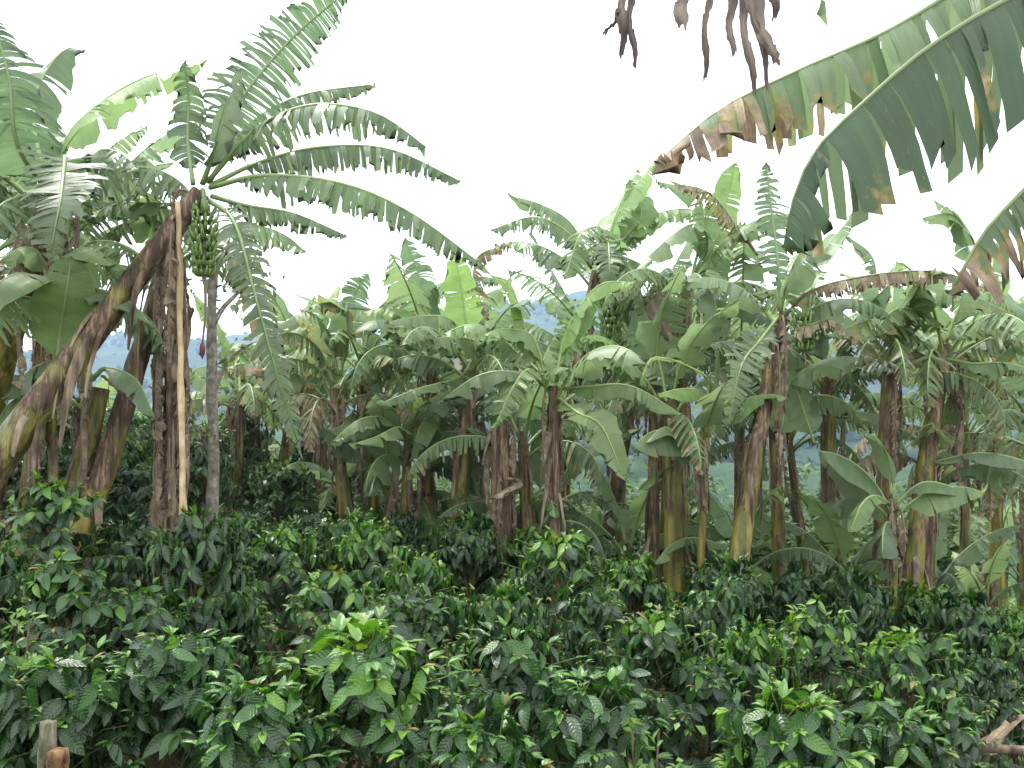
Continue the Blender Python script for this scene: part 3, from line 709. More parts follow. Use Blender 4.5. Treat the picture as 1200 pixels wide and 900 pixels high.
banana(31, bxy(652, 8.6), P(648, 452, 8.6), 'banana plant at the centre, fresh leaves fanning out like a fountain', r0=.075, r1=.05, fill=2, ages=[.55, .75], L0=1.5, wear=.05, swear=.45, leaves=[
   (pl(8.6, (640, 445), (620, 400), (600, 335), (575, 322)), .12, dict(tear=0, droop=.9, grav=.1, tint=.7)),
   (pl(8.6, (650, 440), (665, 385), (700, 335, -.1), (745, 330, -.3)), .20, dict(tear=.3, droop=.9, grav=.5, tint=.65)),
   (pl(8.6, (642, 450), (625, 395), (590, 385, -.2), (560, 395, -.4)), .24, dict(tear=.5, droop=.5, grav=.4, tint=.45)),
   (pl(8.6, (642, 455), (620, 432, -.3), (600, 455, -.5), (580, 500, -.6)), .24, dict(tear=.8, droop=.35, grav=.4, tint=.5)),
   (pl(8.6, (652, 448), (668, 395, .1), (690, 365), (705, 335)), .22, dict(tear=.8, droop=.2, grav=.3, tint=.4, side=(1, .4, 0))),
   (pl(8.6, (652, 455), (690, 452, -.3), (740, 452, -.4), (800, 486, -.4)), .19, dict(tear=.3, droop=.8, grav=.5, tint=.5)),
   (pl(8.6, (652, 465), (678, 485, -.5), (705, 500, -.6), (732, 562, -.7)), .20, dict(tear=.3, droop=.3, grav=.2, tint=.6, side=(1, .2, .3))),
   (pl(8.6, (640, 450), (600, 435, -.3), (560, 440, -.3), (515, 470, -.3)), .20, dict(tear=.6, droop=.8, grav=.5, tint=.35, wear=.3)),
   (pl(8.6, (640, 440), (615, 420, .2), (560, 380, .2), (500, 400, .2)), .22, dict(tear=.7, droop=.8, grav=.6, tint=.45))])
banana(32, bxy(655, 10.6), P(700, 318, 10.6), 'tall banana plant behind centre with green bunch and maroon flower bud hanging', r0=.12, r1=.075, fill=4, ages=[.2, .6, .8], L0=1.7, wear=.1, bow=(-.3, 0, 0), leaves=[
   (pl(10.6, (696, 310), (670, 262, .1), (635, 240, .1), (594, 228, 0)), .24, dict(tear=.6, droop=.6, grav=.6, tint=.4)),
   (pl(10.6, (694, 314), (665, 272, -.2), (625, 254, -.4), (573, 270, -.5)), .24, dict(tear=.7, droop=.7, grav=.6, tint=.45, wear=.15)),
   (pl(10.6, (700, 310), (705, 268, -.3), (680, 275, -.6), (662, 328, -.8)), .30, dict(tear=.7, droop=.35, grav=.4, tint=.45)),
   (pl(10.6, (702, 312), (712, 285, -.5), (714, 310, -.9), (712, 345, -.9)), .26, dict(tear=.8, droop=.3, grav=.4, tint=.25, side=(1, 0, 0))),
   (pl(10.6, (708, 310), (745, 265, .1), (790, 245, .1), (840, 250, -.1)), .24, dict(tear=.6, droop=.6, grav=.6, tint=.45)),
   (pl(10.6, (706, 305), (735, 275), (752, 250), (738, 210, .2)), .26, dict(tear=.4, droop=.2, grav=.2, tint=.5, side=(1, .1, 0)))],
  fruit=(P(716, 342, 10.2), dict(hands=8, length=.085, scale=1.0, stalk=.55)))
banana(33, bxy(768, 10.0), P(805, 335, 10.0), 'tall banana plant right of centre with a brown torn leaf on its upper side', r0=.13, r1=.08, fill=7, L0=1.9, wear=.15, leaves=[
   (pl(10, (808, 330), (830, 285, -.1), (810, 262, -.2), (760, 300, -.4), (735, 330, -.5)), .26, dict(tear=.5, droop=.5, grav=.4, tint=.4)),
   (pl(10, (812, 325), (825, 260), (815, 225, .1), (768, 212, .2)), .25, dict(tear=.5, droop=.5, grav=.5, tint=.4)),
   (pl(9.6, (890, 300, .3), (862, 262, .2), (830, 225), (790, 215)), .20, dict(tear=.8, droop=.7, grav=.6, tint=.3, wear=.55)),
   (pl(10, (812, 325), (835, 290), (850, 240, .1), (862, 190, .1)), .25, dict(tear=.3, var=.4, gap=.15, droop=.2, grav=.1, tint=.55, side=(1, .1, 0))),
   (pl(10, (800, 340), (775, 330, -.3), (770, 360, -.5), (785, 400, -.6)), .2, dict(tear=.6, droop=.4, grav=.3, tint=.3, wear=.75)),
   (pl(10, (806, 335), (815, 320, -.6), (835, 345, -1.), (850, 400, -1.1)), .27, dict(tear=.3, droop=.4, grav=.3, tint=.3))])
banana(34, bxy(690, 10.8), P(752, 395, 10.8), 'banana plant with dark brown stem between the centre fountain and the yellow stems', r0=.12, r1=.07, fill=9, L0=1.6, wear=.1, swear=.5)
banana(35, bxy(812, 8.8), P(828, 500, 8.8), 'young banana sucker in front of the yellow-green stems, pale upright leaf', r0=.05, r1=.035, fill=4, ages=[.3, .5, .7], L0=1.0, tear=.15, leaves=[
   (pl(8.8, (828, 495), (829, 465), (827, 440, -.1), (768, 418, -.5), (750, 452, -.6)), .02, dict(tear=0, tint=.8)),
   (pl(8.8, (826, 480), (824, 460), (800, 455, -.3), (770, 462, -.5)), .15, dict(tear=.1, droop=.8, grav=.3, tint=.65)),
   (pl(8.8, (826, 500), (836, 460), (838, 430), (842, 408)), .14, dict(tear=.1, tint=.4, droop=.2)),
   (pl(8.8, (822, 560), (800, 520, -.2), (780, 500, -.3), (755, 520, -.4)), .13, dict(tear=.05, tint=.4, droop=.4)),
   (pl(8.8, (828, 505), (855, 480), (880, 470), (905, 490)), .15, dict(tear=.1, tint=.55, droop=.4))])
for sd, px, d, cx, cy, r0, lab in ((41, 790, 9.2, 782, 470, .145, 'thick banana stem with yellow-green sheaths, left of the leaning stem'),
                              (42, 758, 9.6, 765, 440, .09, 'dark brown banana stem close behind the thick yellow-green one'),
                              (44, 618, 9.3, 612, 505, .10, 'short yellow-green banana stem behind the large coffee bush at centre'),
                              (45, 540, 10.8, 556, 470, .09, 'straight banana stem leaning right, second from the dry-leaf-draped stump'),
                              (46, 722, 10.9, 716, 440, .085, 'narrow brown banana stem in the shade right of the centre fountain plant')):
    banana(sd, bxy(px, d), P(cx, cy, d), lab, r0=r0, r1=r0 * .6, fill=6, L0=1.5, dead=1, swear=.15 if sd in (41, 44) else .45, wear=.15, bow=(.05, 0, 0))
banana(43, bxy(838, 8.4), P(916, 372, 8.9), 'banana plant leaning right with yellow base, scabby brown top and small green bunch', r0=.135, r1=.07, fill=2, ages=[.35, .6], L0=1.3, flaps=14, swear=.05, swear_top=.75, wear=.1, bow=(-.12, 0, -.1), leaves=[
   (pl(8.9, (914, 365), (912, 310), (905, 250, .1), (898, 190, .2)), .24, dict(tear=.9, droop=.3, grav=.3, tint=.25, side=(1, .2, 0))),
   (pl(8.9, (914, 365), (925, 320, -.2), (945, 290, -.3), (975, 300, -.4)), .3, dict(tear=.2, droop=.5, grav=.4, tint=.3)),
   (pl(8.9, (920, 368), (950, 340, -.3), (1020, 322, -.6), (1100, 318, -.8), (1160, 340, -.8)), .19, dict(tear=.85, droop=.9, grav=.9, tint=.35, wear=.6)),
   (pl(8.9, (912, 372), (890, 400, -.4), (868, 430, -.7), (852, 500, -.8)), .24, dict(tear=.8, droop=.3, grav=.3, tint=.35, side=(1, .3, 0))),
   (pl(8.9, (915, 366), (925, 345, .3), (960, 300, .6), (1000, 250, .7)), .26, dict(tear=.3, droop=.3, grav=.2, tint=.4)),
   (pl(8.9, (918, 370), (945, 380, -.3), (975, 375, -.4), (1010, 405, -.5)), .18, dict(tear=.8, droop=.7, grav=.6, tint=.3, wear=.6))],
  fruit=(P(941, 372, 8.7), dict(hands=5, length=.085, scale=.9, bud=False, stalk=.1)))
banana(51, bxy(916, 9.6), P(905, 455, 9.6), 'banana stem with bright olive lower sheaths standing right of the leaning one', r0=.10, r1=.06, fill=5, L0=1.3, swear=.05, swear_top=.6, leaves=[
   (pl(9.4, (912, 520), (918, 490), (922, 465), (928, 430)), .2, dict(tear=.15, tint=.45, droop=.2, side=(1, 0, 0))),
   (pl(9.4, (955, 520), (945, 490), (935, 460), (922, 430)), .2, dict(tear=.2, tint=.4, droop=.2, side=(1, .2, 0)))])
banana(52, bxy(968, 10.2), P(970, 440, 10.2), 'dark banana plant right of the small bunch, broad leaves hanging in the shade', r0=.12, r1=.08, fill=10, L0=1.6, tint=.12, swear=.35)
banana(53, bxy(1022, 9.4), P(1042, 415, 9.4), 'banana plant with reddish brown stem in the right hand clump', r0=.12, r1=.075, fill=9, L0=1.9, wear=.2, swear=.45, leaves=[
   (pl(9.4, (1045, 405), (1060, 385, -.3), (1020, 375, -.8), (965, 395, -1.)), .26, dict(tear=.5, droop=.6, grav=.5, tint=.4)),
   (pl(9.4, (1048, 405), (1062, 350, -.4), (1120, 340, -.8), (1190, 370, -1.)), .26, dict(tear=.5, droop=.7, grav=.5, tint=.45)),
   (pl(9.4, (1042, 400), (1030, 345, .2), (1022, 300, .3), (990, 275, .3)), .26, dict(tear=.4, droop=.3, grav=.3, tint=.4))])
banana(54, bxy(1048, 9.0), P(1108, 405, 9.3), 'banana plant whose brown stem leans right in the right hand clump', r0=.13, r1=.08, fill=9, L0=1.8, wear=.2, flaps=12, swear=.3, dead=5, bow=(-.1, 0, 0), leaves=[
   (pl(9.3, (1108, 400), (1130, 350, -.1), (1165, 345, -.2), (1215, 375, -.3)), .26, dict(tear=.4, droop=.6, grav=.5, tint=.45)),
   (pl(9.3, (1105, 400), (1090, 370, -.3), (1050, 362, -.6), (1020, 395, -.8)), .26, dict(tear=.5, droop=.6, grav=.5, tint=.4)),
   (pl(9.0, (1110, 420), (1140, 425, -.3), (1180, 425, -.4), (1230, 440, -.4)), .17, dict(tear=.6, droop=.8, grav=.8, tint=.4, wear=.2))])
banana(55, bxy(1040, 8.7), P(1046, 585, 8.7), 'young banana plant with upright dark leaves at the foot of the right hand clump', r0=.055, r1=.04, fill=4, L0=1.0, tear=.15, tint=.3, leaves=[
   (pl(8.7, (1046, 580), (1042, 545), (1030, 515), (1005, 505)), .16, dict(tear=.05, tint=.4, droop=.2)),
   (pl(8.7, (1048, 590), (1080, 565, -.1), (1115, 570, -.2), (1150, 590, -.2)), .14, dict(tear=.05, tint=.4, droop=.4)),
   (pl(8.7, (1044, 590), (1025, 580, -.2), (1010, 590, -.3), (995, 625, -.4)), .14, dict(tear=.05, tint=.45, droop=.4))])
banana(56, bxy(1075, 9.4), P(1090, 520, 9.4), 'leaning thin banana stem right of the young plant, right hand clump', r0=.07, r1=.05, fill=5, L0=1.1, wear=.3, swear=.6)
banana(61, bxy(1165, 14), P(1160, 380, 14), 'distant banana plant at the right with one oblong leaf against the sky', r0=.13, r1=.08, fill=9, L0=2.0, tint=.4, wear=.05, leaves=[
   (pl(14, (1150, 300), (1130, 262), (1110, 250), (1080, 255)), .26, dict(tear=.1, tint=.5, droop=.5)),
   (pl(14, (1150, 320), (1135, 290), (1118, 250), (1095, 235)), .24, dict(tear=.3, tint=.45, droop=.4))])
for sd, px, d, cx, cy, lab in ((62, 1168, 15, 1172, 628, 'low banana plant with drooping leaves in the clearing at right'), (63, 1118, 16, 1118, 610, 'small banana plant in the clearing behind the right hand clump'),
                          (64, 1215, 12, 1212, 560, 'banana plant cut by the right edge, dark leaves above the clearing')):
    banana(sd, bxy(px, d), P(cx, cy, d), lab, r0=.11, r1=.07, fill=7, L0=1.3, tint=.35, wear=.15, swear=.5, group='small banana plants in the right clearing')
banana(65, bxy(1235, 9), P(1230, 560, 9), 'banana plant beyond right edge with one long dark leaf reaching in', r0=.12, r1=.07, fill=3, L0=1.4, leaves=[
   (pl(9, (1230, 560), (1200, 540), (1150, 530), (1095, 540)), .17, dict(tear=.1, tint=.2, droop=.5)),
   (pl(9, (1230, 420), (1210, 400), (1180, 410), (1150, 440)), .2, dict(tear=.5, tint=.4, droop=.5, wear=.3))])
# -- left of centre, distant low ones
for sd, px, d, cx, cy, lab in ((71, 345, 13.5, 338, 520, 'small distant banana plant in front of the valley, left of centre'), (72, 300, 12.5, 300, 470, 'banana plant behind the slender grey tree with brown stem'),
                          (73, 382, 12, 372, 480, 'thin leaning banana plant in the gap left of centre'), (74, 275, 11.5, 282, 455, 'banana plant with shaded stem right beside the slender tree'),
                          (75, 128, 13, 130, 530, 'low banana plant far behind the leaning plants at left'), (76, 322, 12.5, 350, 430, 'banana plant with pale stem behind the hanging torn leaf')):
    banana(sd, bxy(px, d), P(cx, cy, d), lab, r0=.10, r1=.06, fill=9, L0=1.5, tint=.38, wear=.2, swear=.45)
# -- the second row that fills the skyline: four kinds, copied
protos = []
for k in range(5):
    protos.append(banana(200 + k, (0, 0), (random.Random(k).uniform(-.3, .3), 0, gz(0, 0) + 3.1), '', r0=.085, r1=.055, fill=12, L0=2.3, tint=[.3, .4, .22, .35, .28][k], tear=[.8, .6, .95, .7, .85][k], wear=[.1, .05, .25, .15, .2][k], dead=3, flaps=3, swear=.25))
rows = [  # px, depth, height scale, words
 (460, 12.5, .92, 'banana plant of the second row rising behind the upright ragged leaf'),
 (535, 13, 1.0, 'banana plant of the second row behind the bright yellow-green leaf'),
 (740, 12.5, 1.12, 'banana plant of the second row right of the hanging maroon bud'),
 (800, 13, 1.25, 'banana plant of the second row towering behind the yellow stems'),
 (862, 11.5, 1.12, 'leafy banana plant directly behind the leaning stem right of centre'),
 (950, 11.8, 1.0, 'banana plant of the second row behind the small green bunch'),
 (1070, 12, 1.15, 'banana plant of the second row behind the right hand clump'),
 (1125, 12.5, 1.1, 'banana plant of the second row behind the rightmost leaning stem'),
 (1195, 13, 1.0, 'banana plant of the second row at the right edge'),
 (1235, 10.5, 1.1, 'banana plant standing just outside the right edge, leaves reaching in'),
 (30, 8.8, .9, 'banana plant filling the left edge behind the furled leaf'),
 (-30, 8, .9, 'banana plant half outside the left edge behind everything'),
 (110, 9.2, 1.0, 'banana plant behind the draped cut stem at left'),
]
rg0 = random.Random(4)
for i, (px, d, hs, lab) in enumerate(rows):
    pr = protos[i % 5]; c = pr if i < 5 else copy_tree(pr)
    b = bxy(px, d); c.location = (b[0], b[1], gz(*b)); s = hs * .95
    c.rotation_euler = (rg0.gauss(0, .07), rg0.gauss(0, .09), rg0.uniform(0, 6.28)); c.scale = (s, s, s)
    c['label'] = lab; c['group'] = 'banana plants of the second row'

# -- suckers and young plants between the stems: three kinds, copied
SP = [banana(260 + k, (0, 0), (0, 0, gz(0, 0) + [1.15, 1.5, .9][k]), '', r0=.055, r1=.035, fill=8, L0=[1.25, 1.45, 1.0][k], tint=[.32, .2, .38][k], tear=[.5, .6, .35][k], wear=.1, dead=1, flaps=1, swear=.35, W=.22) for k in range(3)]
sucks = [(402, 10.8, 'young banana sucker at the foot of the slim leaning plant'), (455, 9.9, 'young banana sucker right of the slim leaning plant, under low fronds'),
 (515, 9.8, 'young banana sucker in the gap left of the leaning stem by the stump'), (572, 10.2, 'young banana sucker beside the dry-leaf-draped stump on its left'), (632, 9.6, 'young banana sucker close left of the centre fountain plant stem'),
 (680, 10.2, 'young banana sucker close right of the centre fountain plant stem'), (735, 10.0, 'young banana sucker left of the thick yellow-green stem'), (870, 9.4, 'young banana sucker between the leaning stem and the olive stem'),
 (942, 9.8, 'young banana sucker right of the olive stem'), (990, 9.8, 'young banana sucker left of the right hand clump'), (1090, 10.2, 'young banana sucker right of the right hand clump'), (1150, 12.5, 'young banana sucker at the edge of the clearing'),
 (1190, 14.5, 'young banana sucker far right in the clearing')]
for i, (px, d, lab) in enumerate(sucks):
    c = SP[i] if i < 3 else copy_tree(SP[i % 3]); b = bxy(px, d); c.location = (b[0], b[1], gz(*b)); sc_ = 1 + .12 * math.sin(i * 2.3)
    c.scale = (sc_,) * 3; c.rotation_euler = (0, 0, i * 1.7); c['label'] = lab; c['group'] = 'banana suckers between the stems'

# -- huge near leaves of a plant just outside the frame, upper right
banana(91, bxy(1500, 3.4), P(1420, -90, 3.5), 'banana plant beyond the right edge whose huge torn leaves hang into the upper right', r0=.15, r1=.10, fill=0, dead=0, flaps=4, leaves=[
   (pl(3.5, (1420, -90), (1290, -92, .2), (1150, -30, .4), (1040, 35, .45), (930, 84, .5), (840, 130, .5), (768, 192, .5)), .42, dict(strip=(.03, .11), gap=.25, tear=.85, droop=.95, grav=.9, tint=.33, wear=.17, wear_tip=.75, u0=.12)),
   (pl(3.2, (1420, -90), (1310, -60, -.1), (1190, -8, -.2), (1090, 52, -.2), (1010, 120, -.2), (955, 175, -.2), (928, 235, -.2), (918, 290, -.2)), .56, dict(tear=.97, strip=(.03, .10), gap=.16, var=.45, droop=.85, grav=1.5, tint=.0, wear=.2, u0=.1)),
   (pl(2.9, (1420, -60), (1330, 60), (1260, 160), (1195, 225), (1150, 275), (1112, 345)), .40, dict(gap=.45, strip=(.02, .06), tear=.97, droop=.8, grav=1.3, tint=.25, wear=.30, wear_tip=.4, u0=.1))])
def top_scraps():
    b = bxy(820, 3.4); org = Vector((P(860, -430, 3.3).x + 1.9, b[1] + .3, 0)); org.z = gz(org.x, org.y); o = np.array(org); rg = np.random.default_rng(77)
    root = thing('banana_plant', org, 'banana plant above the frame, dead brown leaf strips dangling at the top', 'banana plant')
    cr = np.array(P(1600, -420, 3.9)); root.location = org = Vector((cr[0] + .3, cr[1], gz(cr[0] + .3, cr[1]))); o = np.array(org)
    me, C = stem_mesh((0, 0, 0), cr - o, .14, .09, rg); kid('pseudostem', me, root)
    for q, w, ln in (([(1600, -420, .4), (1300, -520, .2), (930, -330), (865, -70), (868, -20)], .05, 0), ([(1600, -420, .4), (1200, -560, .2), (850, -420), (740, -120), (737, -30)], .03, 0)):
        acc = Acc(); c, _ = smooth_curve(pl(3.5, *q), 24); tube(acc, c - o, np.linspace(.02, .008, 24), 6, wear=np.ones(24), tint=np.zeros(24))
        lf = kid('dead_leaf', acc.mesh('dead_leaf', M_RIB), root)
        end = P(*q[-1], 3.5)
        strips = [(-62, -20, 30, 20, -10), (-36, -14, 92, 9, -8), (-12, -12, 62, 11, 2), (2, -10, 108, 12, 12), (10, -10, 104, 10, 24), (14, -8, 76, 17, 26), (34, -30, 20, 14, 6)] if w > .04 else [(-4, -20, 62, 13, -6), (2, -10, 78, 9, 3), (-8, 10, 40, 8, -18)]
        for dx, y0, y1, wp, sl in strips:
            a = Acc(); K = 20; rws = []; rq = np.random.default_rng(int(dx * 7 + 900))
            for k in range(K):
                s = k / (K - 1); px = q[-1][0] + dx + sl * s + 3 * math.sin(s * 7 + dx); py = y0 + (y1 - y0) * s; hw = wp / 2 * (1 - .45 * s ** 2) * (1 + .18 * math.sin(s * 9 + dx) + rq.normal(0, .10))
                dd = 3.5 + .02 * math.sin(dx + s * 5); cu = .012 * math.sin(s * 4 + dx)
                rws.append([P(px + hw * f, py + rq.normal(0, 1.2) + (rq.uniform(-4, 9) if k == K - 1 else 0), dd + cu * (1 - f * f) + .006 * math.sin(f * 5 + s * 6 + dx)) for f in (-1, -.6, -.2, .2, .6, 1)])
            V = np.array([[list(v) for v in r] for r in rws]) - o
            a.add(V.reshape(-1, 3), gridq(K, 6), None); kid('torn_strip', a.mesh('torn_strip', M_GREYDRY), lf)
    for pts, w in (([(1600, -420, .3), (1250, -360), (1040, -140), (975, -40), (958, 18)], .14),):
        add_leaf(root, pl(3.6, *pts), org, w, rg, tear=.8, droop=.5, grav=.6, tint=.35)
top_scraps()

# ------------------------------------------------------------ coffee bushes
def leaf_template(nl, nw, rng_seed, fold=.25, curl=.5):
    """unit leaf: base at origin, grows along +Y, upper face +Z"""
    rg = np.random.default_rng(rng_seed)
    t = np.linspace(0, 1, nl + 1); v = np.linspace(-1, 1, nw + 1)
    w = .235 * np.sin(np.pi * np.clip(t, 0, 1) ** .85) ** .8 * (1 - .25 * t) + .004
    w[-1] = .004; w[0] = .008
    # the blade curves down along its length
    ang = -curl * t ** 1.4; dy = np.cos(ang); dz = np.sin(ang)
    y = np.concatenate([[0], np.cumsum((dy[1:] + dy[:-1]) / 2)]) / nl; z = np.concatenate([[0], np.cumsum((dz[1:] + dz[:-1]) / 2)]) / nl
    X = w[:, None] * v[None]; Z = z[:, None] + np.abs(X) * fold
    rip = .010 * np.cos(t * nl * np.pi)[:, None] * np.abs(v)[None] * (w[:, None] / .2) * (1 if nw > 2 else 0)
    Y = y[:, None] + np.zeros_like(X)
    V = np.stack([X, Y, Z + rip], -1).reshape(-1, 3)
    uv = np.stack([np.broadcast_to(t[:, None], X.shape), np.broadcast_to(v[None], X.shape)], -1).reshape(-1, 2)
    return V, gridq(nl + 1, nw + 1)[:, ::-1], uv
T_HI = [leaf_template(6, 4, 1, .25, .55), leaf_template(6, 4, 2, .4, .9), leaf_template(6, 4, 3, .12, .3)]
T_LO = [leaf_template(3, 2, 1, .3, .6), leaf_template(3, 2, 2, .4, 1.0)]

def bush_leaves(rg, H, Rd, nb, young=.3, orange=.05, size=.145):
    """branches and leaf placements of one bush -> (branches, pos, axis, normal, length, tint)"""
    br = []; pos = []; ax = []; nm = []; ln = []; tn = []
    for b in range(nb):
        hb = rg.uniform(.10, 1) ** .8; az = b * 2.39996 + rg.normal(0, .2)
        reach = Rd * math.sqrt(max(.06, 1 - (hb - .2) ** 2 / .68)) * rg.uniform(.8, 1.1)
        e0 = rg.normal(.55 + .5 * hb, .15); bend = rg.normal(1.0, .2)
        if b < 5: hb = rg.uniform(.85, 1); e0 = rg.uniform(1.0, 1.5); reach = rg.uniform(.2, .38) * Rd; bend = .3
        start = np.array([rg.normal(0, .04), rg.normal(0, .04), H * (.12 + .70 * hb)])
        n = max(5, int(reach / (.36 * size + .008))); ds = reach / n * 1.06
        p = start.copy(); path = [p.copy()]
        h = np.array([math.cos(az), math.sin(az), 0])
        for k in range(n):
            e = e0 - bend * (k / n) ** 1.2
            d = h * math.cos(e) + UP * math.sin(e); p = p + d * ds; path.append(p.copy())
            if k / n < (.38 if hb < .8 else .15): continue
            f = k / n; sd = np.array([-h[1], h[0], 0])
            for s in (-1, 1):
                a = d * rg.uniform(.2, .7) + sd * s * .9 + UP * rg.normal(-1.0, .35); a = a / np.linalg.norm(a)
                u = UP * .75 + rg.normal(0, .25, 3) + h * .8; u = u - a * (u @ a); u /= np.linalg.norm(u)
                pos.append(p + a * .008); ax.append(a); nm.append(u)
                ln.append(size * rg.uniform(.62, 1.22) * (1 - .35 * max(0, f - .75) / .25))
                t = rg.uniform(0, 1) ** 1.4 * .46 + young * (max(0, (f - .45) / .55) ** 1.2 * rg.uniform(.3, 1.1) * (.25 + .75 * hb) + max(0, hb - .72) * rg.uniform(.6, 1.8))
                tn.append(min(t, .86))
        for s in (-1, 1, 0):           # the young pair and bud at the tip
            a = d + np.array([-h[1], h[0], 0]) * s * .6 + UP * rg.uniform(-.1, .5); a /= np.linalg.norm(a); u = UP - a * (UP @ a); u /= np.linalg.norm(u)
            pos.append(p); ax.append(a); nm.append(u); ln.append(size * rg.uniform(.35, .7)); tn.append(rg.uniform(.9, 1) if rg.random() < orange else min(.88, rg.uniform(.3, .55) + young * rg.uniform(.2, .8)))
        br.append(path)
    return br, np.array(pos), np.array(ax), np.array(nm), np.array(ln), np.array(tn)
def frames(ax, nm, ln):
    x = np.cross(ax, nm); return np.stack([x, ax, nm], -1) * ln[:, None, None]
def leaves_mesh(name, temps, pos, F, tn, rg):
    acc = Acc(); pick = rg.integers(0, len(temps), len(pos))
    for i, (V, Q, uv) in enumerate(temps):
        k = np.where(pick == i)[0]
        if not len(k): continue
        W = np.einsum('nij,vj->nvi', F[k], V) + pos[k][:, None]
        QQ = (Q[None] + (np.arange(len(k)) * len(V))[:, None, None]).reshape(-1, 4)
        acc.add(W.reshape(-1, 3), QQ, np.tile(uv, (len(k), 1)), tint=np.repeat(tn[k], len(V)))
    return acc.mesh(name, M_COF)
def wood(br, H, rg, parent, cuts=1):
    a = Acc(); 
    for k in range(3):
        c, _ = smooth_curve([(rg.normal(0, .03), rg.normal(0, .03), -.1), (rg.normal(0, .03), rg.normal(0, .03), H * .5), (rg.normal(0, .05), rg.normal(0, .05), H * .9)], 8)
        tube(a, c, np.linspace(.022, .008, 8), 6)
    kid('stem', a.mesh('stem', M_CBARK), parent)
    a = Acc()
    for p in br[::cuts]: tube(a, np.array(p)[::2] if len(p) > 5 else np.array(p), .0035, 4, cap=False)
    kid('branches', a.mesh('branches', M_TWIG), parent)
TINTS = [.05, .2, .35, .5, .7, .85, .97]
LEAFMESH = {}
def leaf_obj_mesh(ti, vi):
    if (ti, vi) not in LEAFMESH:
        V, Q, uv = T_HI[vi]; a = Acc(); a.add(V, Q, uv, tint=TINTS[ti]); LEAFMESH[ti, vi] = a.mesh('leaf', M_COF)
    return LEAFMESH[ti, vi]
def near_bush(seed, px, py, d, H, Rd, label, nb=84, young=.35, orange=.06, size=.108, nparts=150):
    """a close bush: its largest leaves facing the camera are parts, the inner foliage one mesh. (px, py) = its top"""
    Rd *= .72; rg = np.random.default_rng(seed); top = P(px, py, d); g = gz(top.x, top.y); H = max(.7, top.z - g)
    org = Vector((top.x, top.y, g)); root = thing('coffee_bush', org, label, 'coffee bush', 'coffee bushes in front of the banana plants')
    if d < 4.6: size = max(size, .128)
    br, pos, ax, nm, ln, tn = bush_leaves(rg, H * 1.0, Rd, nb, young, orange, size)
    kz = H / np.percentile(pos[:, 2], 99); pos[:, 2] *= kz; br = [[q * [1, 1, kz] for q in p] for p in br]
    F = frames(ax, nm, ln)
    tip = pos + ax * ln[:, None] * .5
    tocam = nrm(np.array([0, 0, CAMZ]) - np.array(org) - np.array([0, 0, H * .6]))
    rel = (tip - [0, 0, H * .5])
    score = rel @ tocam + rel[:, 2] * .3 + ln * 1.5
    ordr = np.argsort(-score); part, rest = ordr[:nparts], ordr[nparts:]
    wood(br, H * .8, rg, root)
    kid('inner_foliage', leaves_mesh('inner_foliage', T_HI, pos[rest], F[rest], tn[rest], rg), root)['kind'] = 'stuff'
    ba = Acc(); ov = np.array([(0, 0, 1), (1, 0, 0), (0, 1, 0), (-1, 0, 0), (0, -1, 0), (0, 0, -1)], float)
    for _ in range(16):
        pth = br[rg.integers(5, len(br))]; q = np.array(pth[len(pth) // 2])
        for _ in range(rg.integers(4, 9)):
            b0 = q + rg.normal(0, .014, 3); ba.add(b0 + ov * .0075, [(0, 1, 2, 5), (0, 3, 4, 5), (0, 2, 3, 5), (0, 4, 1, 5)])
    kid('berries', ba.mesh('berries', M_FRUIT), root)['kind'] = 'stuff'
    for i in part:
        o = kid('leaf', leaf_obj_mesh(int(np.argmin(np.abs(np.array(TINTS) - tn[i]))), int(rg.integers(0, 3))), root)
        M = np.eye(4); M[:3, :3] = F[i]; M[:3, 3] = pos[i]; o.matrix_local = Matrix(M.tolist())
    PLACED.append((top.x, top.y, Rd))
    return root
PLACED = []
